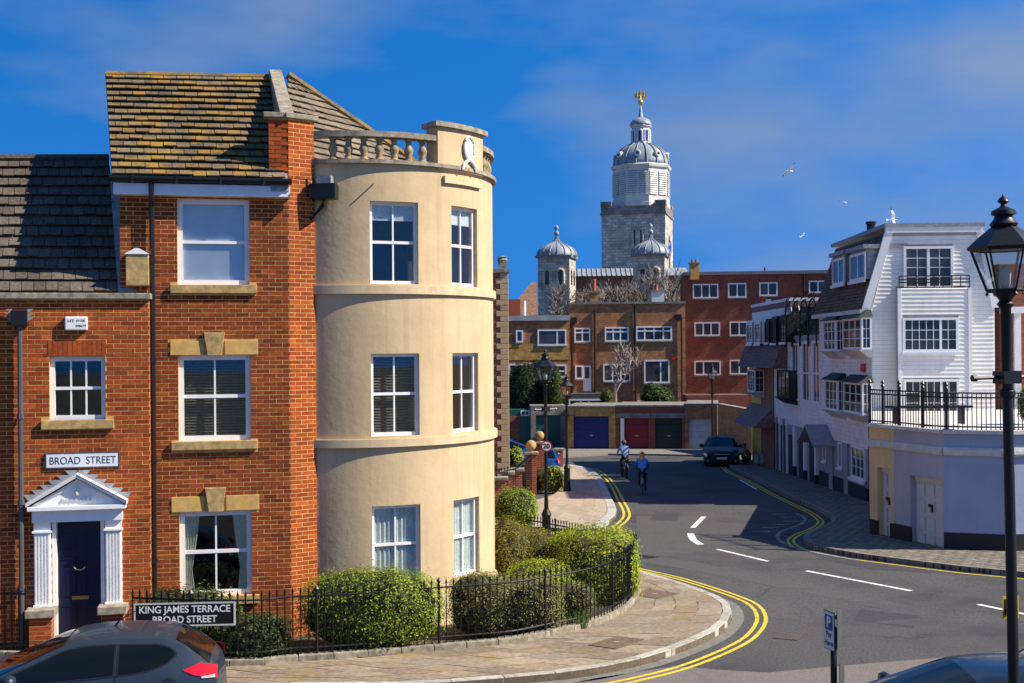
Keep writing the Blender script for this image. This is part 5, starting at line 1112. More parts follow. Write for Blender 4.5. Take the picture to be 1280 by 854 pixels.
mb = MB(); mb.box(ST, f2, far, y2-.4, zg2, -.2, .02); g2 = part('ground_floor', mb, 'grey_wall', h2)
for k in range(3):
    a = f2+(far-f2)*(k+.12)/3; b = f2+(far-f2)*(k+.72)/3; q = MB(); q.box(ST, a, b, y2-.3, zg2-.45, .02, .05); part('door', q, 'black_wall', g2); q = MB(); q.box(ST, b+.06, b+.3, y2-.3, zg2, .02, .14); part('pillar', q, 'white_paint', g2); q = MB(); q.box(ST, b+.05, b+.31, y2-.35, y2+.5, .02, .16); part('pillar_base', q, 'black_wall', g2)
# third house: jettied mansard with white and black windows
f3 = ST.pix(941, 500)[0]; y3 = gz(58); P3 = Pl(SX-.55, YC, -90)
h3 = thing('mansard_house', 'house with overhanging brown tiled mansard storey and yellow lower wall', 'house', (14.5, 58, y3))
zJ = P3.pix(955, 460)[1]; zR = ST.pix(960, 388)[1]
mb = MB(); mb.add([ST(f2, y3-.5), ST(f2, zR), ST(f3, zR), ST(f3, y3-.5)], [(0, 1, 2, 3)]); mb.add([ST(f3, y3-.5), ST(f3, zR), ST(f3, zR, -6), ST(f3, y3-.5, -6)], [(0, 1, 2, 3)]); mb.add([ST(f2, zJ), ST(f2, zR), ST(f2, zR, -5), ST(f2, zJ, -5)], [(0, 1, 2, 3)]); part('wall', mb, 'clap_warm', h3)
sm = ST.pix(968, 500)[0]; sy = ST.pix(952, 500)[0]
q = MB(); q.box(ST, f3-.05, sy, y3-.5, zJ, -.2, .04); part('yellow_wall', q, 'yellow_wall', h3); q = MB(); q.box(ST, sy, sm, y3-.5, zJ, -.2, .03); part('brick_panel', q, 'brick_side', h3)
j0, j1 = P3(f2+.05, zJ, .1), P3(f3-.4, zJ, .1); t0, t1_ = ST(f2+.05, zR, -.35), ST(f3-.4, zR, -.35)
q = MB(); q.add([j0, j1, t1_, t0], [(0, 1, 2, 3)]); q.add([j0, j1, ST(f3-.4, zJ, 0), ST(f2+.05, zJ, 0)], [(3, 2, 1, 0)]); q.add([j0, t0, ST(f2+.05, zR, -2), ST(f2+.05, zJ, -2)], [(0, 1, 2, 3)]); rf3 = part('mansard_roof', q, 'tile_purple', h3)
tiles(rf3, j1, j0, t0, t1_, 20, 30, 'tile_purple', cap=0, seed=35)
q = MB(); q.box(ST, f3-.5, f2+.1, zR, zR+.28, -3, -.1); part('roof_edge', q, 'tile_purple', h3); q = MB(); q.box(ST, f3-.5, f2+.1, zR+.282, zR+.42, -3, -.05); part('white_edge', q, 'white_paint', h3)
for px0, px1, y0, y1, m in ((934, 941, 404, 430, 'white_paint'), (944, 951, 403, 430, 'white_paint'), (957, 962, 402, 428, 'black_wall'), (965, 971, 399, 429, 'black_wall'), (976, 983, 397, 428, 'black_wall')):
    PD = Pl(SX-.42, YC, -90); rD = PD.rect(px0, y0, px1, y1); d = MB(); d.box(PD, rD[0], rD[1], rD[2], rD[3]+.12, -.9, 0); part('dormer', d, m, h3); window(h3, PD, rD, -.05, .1, (.5,), (), .09, m=m, glass='glass_dark', sill=(.05, .1, .1, 'white_paint'))
oriel(h3, 934, 943, 462, 490, False, n=.5); oriel(h3, 971, 986, 463, 497, False, 'black_wall', n=.4)
rp_ = ST.rect(941, 505, 968, 531); q = MB(); q.add([ST(rp_[0], rp_[2], 1.0), ST(rp_[1], rp_[2], 1.0), ST(rp_[1], rp_[3], 0), ST(rp_[0], rp_[3], 0), ST(rp_[1], rp_[2], 0), ST(rp_[0], rp_[2], 0)], [(0, 1, 2, 3), (1, 4, 2), (0, 3, 5)]); po = part('porch_roof', q, 'tile_purple', h3)
for k in range(4):
    a = sm+(f2-sm)*(k+.1)/4; b = sm+(f2-sm)*(k+.75)/4; q = MB(); q.box(ST, a, b, y3-.4, y3+2.3, .0, .05); part('door', q, 'black_wall', h3); q = MB(); q.box(ST, b+.04, b+.2, y3-.4, y3+2.6, .0, .09); part('door_post', q, 'white_paint' if k % 2 else 'grey_wall', h3)
# ---------------------------------------------------------------- lavender garage wing with iron railing
an = thing('garage_wing', 'lavender and buff garage wing with white panelled doors below the railed terrace', 'garage', (12, 33, gz(33)))
c0 = G(1088, 672); c1 = G(1118, 678); c2 = G(1180, 691); c3 = Vector((at(1262, 690, 29.9).x, 29.9, 0)); c4 = Vector((26, 31.5, 0))
zA = at(1088, 534, c0.y).z; zB = at(1180, 541, c2.y).z; zA = (zA+zB)/2
segs = [(c0, c1, 'buff_wall', (1097, 585, 1113, 672)), (c1, c2, 'lavender', (1138, 597, 1179, 690)), (c2, c3, 'blue_wall', None), (c3, c4, 'blue_wall', None)]
for a, b, m, dpx in segs:
    P = Pl(a.x, a.y, math.degrees(math.atan2(b.y-a.y, b.x-a.x))); ln = (b.xy-a.xy).length; gl = gz(a.y)-.1; hl = []
    if dpx: r = P.rect(*dpx); r = (max(.08, r[0]), min(ln-.04, r[1]), gl, r[3]); hl = [r]
    mb = MB(); wall_holes(mb, P, 0, ln, gl, zA, hl, depth=.25); part('wall', mb, m, an)
    for s0, s1 in ([(0, hl[0][0]), (hl[0][1], ln)] if hl else [(0, ln)]):
        if s1-s0 > .05: q = MB(); q.box(P, s0, s1, gl, gl+.62+.0, -.05, .022); part('plinth', q, 'black_wall', an)
    q = MB(); q.box(P, -.02, ln+.02, zA, zA+.09, -.4, .1); part('coping', q, 'coping_white', an); q = MB(); zc = zA-.55; q.box(P, 0, ln, zc, zc+.2, -.05, .05); q.box(P, 0, ln, zc+.05, zc+.15, .05, .08); part('string_course', q, 'coping_white', an)
    if hl:
        r = hl[0]; q = MB(); q.box(P, r[0]+.01, r[1]-.01, r[2], r[3]-.01, -.24, -.18); dd = part('garage_door', q, 'garage_white', an); q = MB(); q.box(P, r[0]+.02, r[1]-.02, r[3]-.12, r[3]-.005, -.18, -.13); part('door_head', q, 'garage_white', dd)
        nc = 3 if r[1]-r[0] > .9 else 2; cw = (r[1]-r[0]-.1)/nc
        for i in range(nc):
            for j in range(4):
                x = r[0]+.05+i*cw; z = r[2]+.08+j*(r[3]-r[2]-.22)/4; q = MB(); q.box(P, x+.06, x+cw-.06, z+.06, z+(r[3]-r[2]-.22)/4-.05, -.18, -.145); part('door_panel', q, 'garage_white', dd)
        q = MB(); q.box(P, (r[0]+r[1])/2-.08, (r[0]+r[1])/2+.1, r[2]+1.2, r[2]+1.28, -.16, -.12); q.box(P, (r[0]+r[1])/2+.04, (r[0]+r[1])/2+.1, r[2]+1.08, r[2]+1.28, -.15, -.11); part('handle', q, 'black_iron', dd)
q = MB(); q.add([Vector((p.x, p.y, zA+.01)) for p in (c0, c1, c2, c3, c4)]+[Vector((26, YC, zA+.01)), Vector((SX, YC, zA+.01))], [tuple(range(7))]); q.add([Vector((c0.x, c0.y, gz(33)-.3)), Vector((c0.x, c0.y, zA)), Vector((SX, YC-.05, zA)), Vector((SX, YC-.05, gz(40)-.3))], [(0, 1, 2, 3)]); part('terrace', q, 'coping_white', an)
tr = thing('terrace_railing', 'black iron railing along the terrace above the lavender garage', 'railing', Vector((c1.x, c1.y, zA+.09)))
ll = [Vector((p.x, p.y, 0))+Vector((.05, .12, 0)) for p in (c0, c1, c2, c3, c4)]
pts3 = [Vector((p.x, p.y, zA+.09)) for p in resample(ll, 200)]; pts3 = [p for p in pts3 if p.x < 15.2]
railing(tr, pts3, None, .95, .11, r=.013, tip=.02, rails=(.08, .86, .98), rail_r=.02)
for p in (ll[0], ll[0].lerp(ll[1], .55), ll[1].lerp(ll[2], .12), ll[1].lerp(ll[2], .6), ll[2].lerp(ll[3], .05)):
    q = MB(); q.lathe([(.04, 0), (.04, 1.02), (.06, 1.05), (.03, 1.1), (.055, 1.15), (.004, 1.24)], Vector((p.x, p.y, zA+.09)), 8); part('post', q, 'black_iron', tr)
q = MB(); b0 = ll[1].lerp(ll[2], .25); q.cube((b0.x+1.0, b0.y-.1+1.2, zA+.55), (2.3, .4, .06)); q.cube((b0.x+.1, b0.y+1.1, zA+.3), (.08, .3, .46)); q.cube((b0.x+1.9, b0.y+1.1, zA+.3), (.08, .3, .46)); tb = part('terrace_bench', q, 'black_iron'); tag(tb, 'dark bench on the terrace behind the black railing', 'bench')
foliage('terrace_plant', 'yellow flowering plant on the terrace at the right edge', 'plant', [(Vector((at(1277, 490, 33.5).x+.25, 33.5, zA+.6)), (.35, .3, .55), 2.2)], 'leaf_gold', 500, .07, 41)
# brick house at the right edge behind the near lamp
eb = thing('edge_house', 'red brick house with white pilaster at the right edge behind the near lamp', 'house', (19, 46, gz(46))); PE = Pl(at(1250, 480, 44).x, 44, 0)
mb = MB(); zt = at(1270, 330, 44).z; mb.box(PE, 0, 9, gz(44), zt, -8, 0); part('wall', mb, 'brick_red', eb)
r = PE.rect(1252, 384, 1276, 392); q = MB(); q.box(PE, 0, r[1], r[2], r[3], 0, .35); part('cornice', q, 'white_paint', eb)
for px in (1258, 1270): s_ = PE.pix(px, 440)[0]; q = MB(); q.box(PE, s_-.12, s_+.12, gz(44), r[2], 0, .18); part('pilaster', q, 'white_paint', eb)
# ---------------------------------------------------------------- garages at the end of the street
def at_g(px, d): return at(px, 560, d).x
yG = gz(73); gA = at_g(713, 73.6); gB = at_g(896, 72.0); PG = Pl(gA, 73.6, math.degrees(math.atan2(-1.6, gB-gA)))
def gar(name, label, px, dpx, ytop, dtop, wall, door, extra=None, dn=0):
    a = PG.pix(px[0], 540)[0]; b = PG.pix(px[1], 540)[0]; zt = PG.pix(sum(px)/2, ytop)[1]; d = PG.rect(dpx[0], dtop, dpx[1], 563); d = (d[0], d[1], yG, d[3])
    t = thing(name, label, 'garage', PG((a+b)/2, yG, -1)); mb = MB(); wall_holes(mb, PG, a, b, yG-.1, zt, [d], depth=.3, n=dn, back=5); part('wall', mb, wall, t)
    q = MB(); q.box(PG, a-.0, b+.0, zt, zt+.12, -5, dn+.06); part('roof_edge', q, 'concrete', t)
    for k in range(5): z0 = d[2]+(d[3]-d[2])*k/5; q = MB(); q.box(PG, d[0], d[1], z0+.01, d[2]+(d[3]-d[2])*(k+1)/5, dn-.3, dn-.22); part('door_panel', q, door, t)
    q = MB(); q.box(PG, (d[0]+d[1])/2-.1, (d[0]+d[1])/2+.1, d[2]+.85, d[2]+.92, dn-.22, dn-.16); part('handle', q, 'rim', t)
    if extra: e = PG.rect(*extra); q = MB(); q.box(PG, a+.01, b-.01, d[3]+.02, d[3]+.32, dn, dn+.02); part('concrete_lintel', q, 'concrete', t)
    return t
gar('garage', 'yellow brick garage with wide royal blue door', (708, 769.5), (717, 761), 510, 520.5, 'brick_yellow', 'door_blue')
gar('garage', 'dark brick garage with crimson door', (770, 813), (781, 811), 509, 523, 'brick_red', 'door_crimson', (770, 518, 813, 523))
q = MB(); e = PG.rect(776, 523, 780.5, 563); q.box(PG, e[0], e[1], yG, e[3], .02, .08); ge = part('white_post', q, 'white_paint', bpy.data.objects['garage.001'])
gar('garage', 'dark brick garage with blackish green door', (813.2, 856), (819, 853), 509, 523, 'brick_red', 'door_darkgreen', (813, 518, 856, 523))
gar('garage', 'brown brick garage with white door behind the black car', (856.2, 897), (861, 890), 507, 524, 'brick_brown', 'garage_white')
gr = thing('concrete_garage', 'grey concrete garage with dark green doors behind the lamp posts', 'garage', (at_g(685, 76), 76, gz(76))); Pg = Pl(at_g(664, 76), 76, 2); zt = Pg.pix(690, 507)[1]; d = Pg.rect(670, 519, 701, 562); d = (d[0], d[1], gz(76), d[3]); mb = MB(); wall_holes(mb, Pg, 0, Pg.pix(707.5, 540)[0], gz(76)-.2, zt, [d], depth=.2, back=4); part('wall', mb, 'concrete', gr); q = MB(); q.box(Pg, d[0], d[1], d[2], d[3], -.2, -.14); part('door', q, 'door_green', gr)
gs = thing('green_shed', 'dark green timber shed with small white window', 'shed', (at_g(645, 77), 77, gz(77))); Ps = Pl(at_g(632, 77), 77, 0); zt = Ps.pix(650, 512)[1]; mb = MB(); mb.box(Ps, 0, Ps.pix(663.5, 540)[0], gz(77)-.2, zt, -3, 0); part('wall', mb, 'door_green', gs); r = Ps.rect(634, 520, 650, 552); q = MB(); q.box(Ps, *r, 0, .05); part('brick_panel', q, 'brick_red', gs); r = Ps.rect(651, 513, 662, 520); window(gs, Ps, r, -.06, .07, (.5,), (), .05, glass='glass_dark')
ow = thing('orange_brick_wall', 'orange brick yard wall coloured as if sunlit, beside the white garage', 'wall', (at_g(918, 68), 68, gz(68))); a = Vector((at_g(897.5, 71.5), 71.5, 0)); b = Vector((at_g(940, 66), 66, 0)); Po = Pl(a.x, a.y, math.degrees(math.atan2(b.y-a.y, b.x-a.x))); ln = (b-a).length; z0_ = at(898, 506, 71.5).z; z1_ = at(938, 514, 66).z
mb = MB(); mb.hexa([Po(0, gz(70)-.2, 0), Po(ln, gz(70)-.2, 0), Po(ln, gz(70)-.2, -.25), Po(0, gz(70)-.2, -.25), Po(0, z0_, 0), Po(ln, z1_, 0), Po(ln, z1_, -.25), Po(0, z0_, -.25)]); part('wall', mb, 'brick_orange', ow); mb = MB(); mb.hexa([Po(0, z0_, .04), Po(ln, z1_, .04), Po(ln, z1_, -.3), Po(0, z0_, -.3), Po(0, z0_+.08, .04), Po(ln, z1_+.08, .04), Po(ln, z1_+.08, -.3), Po(0, z0_+.08, -.3)]); part('coping', mb, 'stone_grey', ow)
# ---------------------------------------------------------------- blocks of flats behind
def cas(parent, P, px0, y0, px1, y1, vx, hz=(), tr=None, glass='glass_dark', m='white_paint'):
    r = P.rect(px0, y0, px1, y1); return window(parent, P, r, -.08, .1, vx, hz, .1, m=m, glass=glass, sill=(.05, .1, .1, 'concrete'))
dF = 84; PF = Pl(at_g(713, dF), dF, -1); fl = thing('brown_flats', 'brown brick flats with white windows and black downpipes beyond the garages', 'building', PF(6, gz(dF), -4))
sF = PF.pix(857, 450)[0]; zF = PF.pix(790, 380)[1]
mb = MB(); mb.box(PF, 0, sF, gz(dF)-.2, zF, -9, 0); part('wall', mb, 'brick_brown', fl); q = MB(); q.box(PF, -.05, sF+.05, zF, zF+.14, -9, .1); part('parapet', q, 'concrete', fl)
for a in ((718, 410, 738, 428, (.5,)), (756, 409, 786, 427, (.33, .67)), (795, 408, 840, 426, (.22, .5, .78)), (754, 455, 788, 477, (.33, .67)), (805, 450, 837, 479, (.67,)), (719, 457, 729, 474, ()), (797, 501, 806, 506, ())): cas(fl, PF, *a[:4], a[4], (.72,) if len(a[4]) > 0 and a[0] < 800 and a[1] < 440 else ())
r = PF.rect(729, 457, 739, 489); q = MB(); q.box(PF, *r, 0, .06); dd = part('door', q, 'white_paint', fl); q = MB(); q.box(PF, r[0]+.12, r[1]-.12, r[2]+.9, r[3]-.12, .06, .075); part('pane', q, 'glass_dark', dd)
for px, y0, y1 in ((715, 402, 500), (743.5, 388, 500), (794, 382, 505), (852, 396, 505)):
    s_ = PF.pix(px, 440)[0]; pipe(fl, [PF(s_, PF.pix(px, y0)[1], .1), PF(s_, PF.pix(px, y1)[1], .1)], .08 if px < 850 else .06)
for px, y in ((717, 400), (847, 396)): r = PF.rect(px-3, y-3, px+4, y+4); q = MB(); q.box(PF, *r, .0, .3); part('hopper', q, 'black_plastic', fl)
r = PF.rect(839, 446, 844, 450); q = MB(); q.box(PF, *r, 0, .2); part('alarm', q, 'sign_red', fl)
r = PF.rect(712, 491, 755, 508); q = MB(); q.box(PF, r[0], r[1], gz(dF), r[3], 0, 2.2); lt = part('lean_to', q, 'grey_metal', fl); PL = Pl(*PF(0, 0, 2.2).xy, -1); cas(fl, PL, 711, 499, 754, 507, (.33, .6))
def chimney(label, px, yb, yt, w, d, pots, m='brick_brown'):
    c = at(px, yb, d); t = at(px, yt, d); ch = thing('chimney', label, 'chimney', c); q = MB(); q.cube((c.x, c.y, (c.z-.3+t.z)/2), (w, w, t.z-c.z+.3)); part('stack', q, m, ch); q = MB(); q.cube((c.x, c.y, t.z+.06), (w+.15, w+.15, .12)); part('cap', q, 'concrete', ch)
    for dx, h, r in pots: q = MB(); q.lathe([(r, 0), (r*.85, h*.8), (r, h*.82), (r, h)], (c.x+dx, c.y, t.z+.12), 8); part('pot', q, 'terracotta', ch)
    return ch
chimney('small brick chimney with a tall red pot on the brown flats', 743, 380, 366, .65, 86, [(0, .85, .14)]); chimney('white sided chimney with a short red pot on the brown flats', 822, 380, 365, .9, 88, [(-.1, .35, .16)], 'white_weathered'); chimney('yellow brick chimney on the red apartment block', 868, 345, 330, .65, 92, [(-.15, .2, .1), (.15, .2, .1)], 'brick_yellow')
Pq = Pl(at_g(632, 82), 82, 0); lf = thing('brick_annexe', 'lower brown and yellow brick annexe left of the flats', 'building', Pq(2, gz(82), -3)); sq = Pq.pix(712.5, 450)[0]; zq_ = Pq.pix(670, 401)[1]
mb = MB(); mb.box(Pq, -3, sq, gz(82)-.2, zq_, -8, 0); part('wall', mb, 'brick_brown', lf); r = Pq.rect(632, 430, 712, 450); q = MB(); q.box(Pq, r[0], r[1]-.05, r[2], r[3], 0, .03); part('yellow_brick_band', q, 'brick_yellow', lf); q = MB(); q.box(Pq, -3.1, sq, zq_, zq_+.35, -8, .15); part('roof_edge', q, 'flat_roof', lf)
for a in ((645, 413, 654, 428, ()), (672, 412, 708, 432, (.7,)), (636, 455, 664, 470, (.5,)), (690, 456, 708, 472, ())): cas(lf, Pq, *a[:4], a[4], (.5,) if a[0] == 690 else ())
q = MB(); q.tube([Pq(Pq.pix(656, 400)[0], zq_, -1), Pq(Pq.pix(656, 400)[0], zq_+1.4, -1)], .12, 6); part('flue', q, 'white_paint', lf)
dR = 93; PR = Pl(at_g(857, dR), dR, -6); rbk = thing('red_apartment_block', 'red brick apartment block with three rows of white windows', 'building', PR(8, gz(dR), -4)); sr = PR.pix(1080, 400)[0]; zr_ = PR.pix(950, 343)[1]
mb = MB(); mb.box(PR, 0, sr, gz(dR)-.2, zr_, -9, 0); part('wall', mb, 'brick_red', rbk); q = MB(); q.box(PR, -.1, sr, zr_, zr_+.25, -9, .15); part('parapet', q, 'lead_line', rbk)
for a in ((866, 355, 898, 373, (.33, .67)), (910, 354, 933, 372, (.5,)), (949, 353, 972, 370, (.5,)), (1011, 351, 1034, 366, (.5,)), (868, 403, 900, 420, (.33, .67)), (912, 402, 936, 420, (.5,)), (868, 451, 901, 469, (.33,)), (912, 450, 936, 468, (.5,))): cas(rbk, PR, *a[:4], a[4], ())
s_ = PR.pix(1005, 370)[0]; pipe(rbk, [PR(s_, zr_, .1), PR(s_, gz(dR), .1)], .07)
r = PR.rect(957, 374, 964, 380); q = MB(); q.box(PR, *r, 0, .08); part('vent', q, 'white_weathered', rbk); q = MB(); q.tube([PR(PR.pix(958, 340)[0], zr_, -1), PR(PR.pix(958, 340)[0], zr_+.6, -1)], .08, 6); part('flue', q, 'grey_metal', rbk)
r = PR.rect(855, 494, 935, 503); PQ2 = Pl(at_g(858, 78), 78, -2); r = PQ2.rect(858, 494, 936, 503); q = MB(); q.box(PQ2, r[0], r[1], gz(78), r[3], -3, 0); lw = part('outbuilding', q, 'brick_red'); tag(lw, 'low dark brick outbuilding with white roof edge behind the white garage', 'outbuilding')
# red roofs far left and quoined brick house beside the bow
cq = Vector((at(635, 450, 42).x, 42, 0)); qh = thing('quoined_house', 'brick house with tan stone quoins just right of the bow', 'house', (cq.x-2, 44, gz(43))); PQ = Pl(cq.x, 42, 0); zq1 = at(628, 341, 42).z
mb = MB(); mb.box(PQ, -5, 0, gz(42)-.1, zq1, -6, 0); part('wall', mb, 'brick_pier', qh); k = 0; z = gz(42)
while z < zq1-.1:
    w_ = .4 if k % 2 else .26; q = MB(); q.box(PQ, -w_, .03, z+.008, min(z+.188, zq1), -.4 if k % 2 == 0 else -.28, .03); part('quoin', q, 'quoin', qh, bevel=.012); z += .19; k += 1
q = MB(); q.box(PQ, -.5, .08, zq1, zq1+.12, -.5, .08); q.box(PQ, -.32, -.02, zq1+.12, zq1+.4, -.3, 0); q.lathe([(.16, .4), (.2, .45), (.14, .5), (.18, .56), (.05, .6)], PQ(-.17, zq1, -.15), 8); part('finial', q, 'stone_grey', qh)
for i, (px, yt, d, ball, w_) in enumerate(((664, 568, 45.5, 1, .4), (674.5, 555, 50, 1, .42), (699, 563, 58.6, 0, .36), (646.5, 589, 40, 0, .34), (634.5, 593, 39, 0, .34), (625, 600, 38, 0, .38))):
    t = at(px, yt, d); lb = ('tall brick gate pillar with stone ball, nearest the 20 sign', 'tall brick gate pillar with stone ball, behind the other ball pillar', 'plain brick pillar without ball beside the small blue car', 'low brick pier farthest from the bow, beside the ball pillar', 'low brick pier, middle of the three behind the ball hedge', 'low brick pier, closest of the three to the cream bow')[i]
    p = thing('brick_pier', lb, 'pier', (t.x, d, gz(d)), 'brick piers along the lane'); q = MB(); q.cube((t.x, d, (t.z+gz(d))/2), (w_, w_, t.z-gz(d))); part('shaft', q, 'brick_pier', p); q = MB(); q.cube((t.x, d, t.z+.05), (w_+.14, w_+.14, .1)); part('cap', q, 'stone_grey', p, bevel=.015)
    if ball: q = MB(); q.lathe([(.06, 0), (.07, .05)]+[(.2*math.sin(R(a)), .24-.2*math.cos(R(a))) for a in range(20, 180, 16)], (t.x, d, t.z+.1), 14); part('ball_finial', q, 'stone_sill', p, True)
lr = thing('lane_railing', 'short black railing between the low brick piers', 'railing', Vector((-.4, 38.6, gz(38)))); railing(lr, [Vector((-1.3, 37.4, 0)), Vector((-.4, 38, 0)), Vector((.2, 40.0, 0)), Vector((.7, 45.2, 0))], .12, 1.55, .3, rails=(.2, .9))
# ---------------------------------------------------------------- cathedral
dC = 150; CT = thing('cathedral', 'stone cathedral with white domed lantern tower and two lead capped turrets', 'cathedral', (at_g(800, dC), dC, gz(dC)))
T = Pl(at_g(754, dC), dC, -14); k10 = dC/1500
sT = T.pix(832, 320)[0]; zT1 = T.pix(793, 252)[1]; gC = gz(dC)
mb = MB(); mb.box(T, 0, sT, gC, zT1-1.4, -sT, 0); tw_ = part('tower', mb, 'cath_stone', CT); mb = MB(); mb.box(T, -.15, sT+.15, zT1-1.6, zT1-1.3, -sT-.15, .15); part('string', mb, 'cath_stone_dark', tw_)
mb = MB(); mb.box(T, -.05, sT+.05, zT1-1.3, zT1-.5, -sT, .05); mb.box(T, -.1, 1.3, zT1-.5, zT1+.1, -1.3, .1); mb.box(T, sT-1.3, sT+.1, zT1-.5, zT1+.1, -1.3, .1); mb.box(T, sT-1.3, sT+.1, zT1-.5, zT1+.1, -sT, -sT+1.3); part('parapet', mb, 'cath_stone_dark', tw_)
def arch_w(P, r, parent, m='glass_dark', n=.05, nm='window'):
    a, b, c, d = r; rad = (b-a)/2; pts = [P(a, c, n), P(b, c, n)]+[P((a+b)/2+rad*math.cos(R(t)), d-rad+rad*math.sin(R(t)), n) for t in range(0, 181, 20)]; q = MB(); q.prism(pts, -P.n*.3); return part(nm, q, m, parent)
def arch_s(P, r, parent, m='cath_stone', n=.12):
    a, b, c, d = r; w_ = .16; rad = (b-a)/2; q = MB(); q.tube([P(a, c, n), P(a, d-rad, n)]+[P((a+b)/2-rad*math.cos(R(t)), d-rad+rad*math.sin(R(t)), n) for t in range(0, 181, 20)]+[P(b, d-rad, n), P(b, c, n)], w_, 5); part('arch_moulding', q, m, parent)
for p in ((791, 286, 796, 310), (799, 286, 804, 310)): arch_w(T, T.rect(*p), tw_); arch_s(T, T.rect(*p), tw_, 'cath_stone')
TS = Pl(*T(sT, 0, 0).xy, 76); arch_w(TS, (3.4, 4.8, zT1-8.5, zT1-4.0), tw_); q = MB(); q.lathe([(.9, -.1), (1.0, 0), (.9, .1)], n=20, M=Matrix.Translation(TS(4.1, zT1-5.6, .1)) @ TS.n.to_track_quat('Z', 'Y').to_matrix().to_4x4()); part('clock_face', q, 'sign_blue', tw_)
cx = T(sT/2, 0, -sT/2); zL0 = T.pix(793, 251)[1]-.6; s2 = (dC+sT/2)/1500; zc = lambda y: at(801, y, cx.y).z; rpx = lambda w_: w_*cx.y/1500
rot = R(-14+22.5); q = MB(); cx = cx+Vector((.5, 0, 0)); r0 = rpx(34.5)/math.cos(R(22.5))*.97; q.lathe([(r0*1.03, zL0), (r0*1.03, zL0+.5), (r0, zL0+.55), (r0, zc(214)), (r0*1.06, zc(213)), (r0*1.08, zc(210)), (r0*1.02, zc(208.5))], (cx.x, cx.y, 0), 8, rot); lan = part('lantern_stage', q, 'cath_white', CT)
for k in range(8):
    a = rot+R(22.5+45*k); ap_ = r0*math.cos(R(22.5)); Pk = Pl(cx.x+ap_*math.cos(a), cx.y+ap_*math.sin(a), math.degrees(a)+90)
    if Pk.n.y > .5: continue
    zz0, zz1 = zc(247), zc(218)
    for s in (-1, 1):
        x0, x1 = (s*.15, s*1.25) if s > 0 else (-1.25, -.15); q = MB(); q.box(Pk, x0, x1, zz0, zz1, .0, .04); lv_ = part('louvre_recess', q, 'lead_line', lan)
        for j in range(11): z = zz0+(zz1-zz0)*j/11; q = MB(); q.hexa([Pk(x0, z, .14), Pk(x1, z, .14), Pk(x1, z, .04), Pk(x0, z, .04), Pk(x0, z+.2, .06), Pk(x1, z+.2, .06), Pk(x1, z+.2, .03), Pk(x0, z+.2, .03)]); part('louvre', q, 'cath_white', lv_, recalc=False)
rd = rpx(34.5); dome = [(rd*math.cos(R(a)), zc(208.5)+(zc(180)-zc(208.5))*math.sin(R(a))/math.sin(R(74))) for a in range(0, 75, 8)]; q = MB(); q.lathe(dome, (cx.x, cx.y, 0), 32); do = part('dome', q, 'lead_roof', CT, True)
for k in range(16):
    a = 2*math.pi*k/16+.1; q = MB(); q.tube([Vector((cx.x+r*1.01*math.cos(a), cx.y+r*1.01*math.sin(a), z+.04)) for r, z in dome], .09, 4); part('dome_rib', q, 'lead_line', do)
for k in range(8):
    a = rot+R(22.5+45*k); q = MB(); r, z = dome[3]; p = Vector((cx.x+r*math.cos(a), cx.y+r*math.sin(a), z)); M_ = Matrix.Translation(p) @ Vector((math.cos(a), math.sin(a), 0)).to_track_quat('Z', 'Y').to_matrix().to_4x4(); q.lathe([(.42, -1.2), (.42, .3), (.34, .35)], n=14, M=M_); lu = part('lucarne', q, 'cath_white', do); q = MB(); q.lathe([(.18, .3), (.18, .38)], n=10, M=M_); part('opening', q, 'glass_dark', lu)
rc = rpx(11.5); za0 = zc(181); q = MB(); q.lathe([(rc*1.15, za0-.3), (rc*1.15, za0+.2), (rc, za0+.25), (rc, zc(160)), (rc*1.2, zc(159)), (rc*1.2, zc(157.5))], (cx.x, cx.y, 0), 8, rot); cup = part('cupola', q, 'cath_white', CT)
for k in range(8):
    a = rot+R(22.5+45*k); ap_ = rc*math.cos(R(22.5)); Pk = Pl(cx.x+ap_*math.cos(a), cx.y+ap_*math.sin(a), math.degrees(a)+90)
    if Pk.n.y < .4: arch_w(Pk, (-.28, .28, za0+.35, zc(164)), cup, 'sign_blue', .03, 'opening'); arch_s(Pk, (-.3, .3, za0+.3, zc(163.5)), cup, 'cath_white', .03)
q = MB(); q.lathe([(rc*1.2*math.cos(R(a)), zc(157.5)+(zc(147)-zc(157.5))*math.sin(R(a))) for a in range(0, 80, 10)]+[(.32, zc(147)), (.22, zc(140)), (.12, zc(133))], (cx.x, cx.y, 0), 16); part('cupola_roof', q, 'lead_roof', CT, True)
q = MB(); z = zc(128); q.lathe([(.08, zc(134)-z)]+[(.34*math.sin(R(a)), -.34*math.cos(R(a))) for a in range(20, 180, 20)]+[(.05, .5), (.05, 1.0)], (cx.x, cx.y, z), 12); va = part('vane_ball', q, 'gold', CT, True)
zv = zc(121); sv = cx.y/1500; q = MB(); q.prism([Vector((cx.x+x*sv, cx.y, zv+y*sv)) for x, y in ((-8, 4), (-9, 1), (-5, -2), (6, -2), (9, 3), (5, 1), (-4, 1))], (0, .15, 0)); part('vane_hull', q, 'gold', va)
for x, h, wd in ((-4.2, 5.5, 4.4), (0, 7.5, 5), (4.4, 6, 4.4)):
    q = MB(); q.tube([Vector((cx.x+x*sv, cx.y, zv)), Vector((cx.x+x*sv, cx.y, zv+(h+.6)*sv))], .05, 4); q.prism([Vector((cx.x+(x+a)*sv, cx.y-.02, zv+b*sv)) for a, b in ((-wd/2, 2), (wd/2, 2.4), (wd/2-.4, h), (-wd/2+.4, h-.4))], (0, .05, 0)); part('vane_sail', q, 'gold', va)
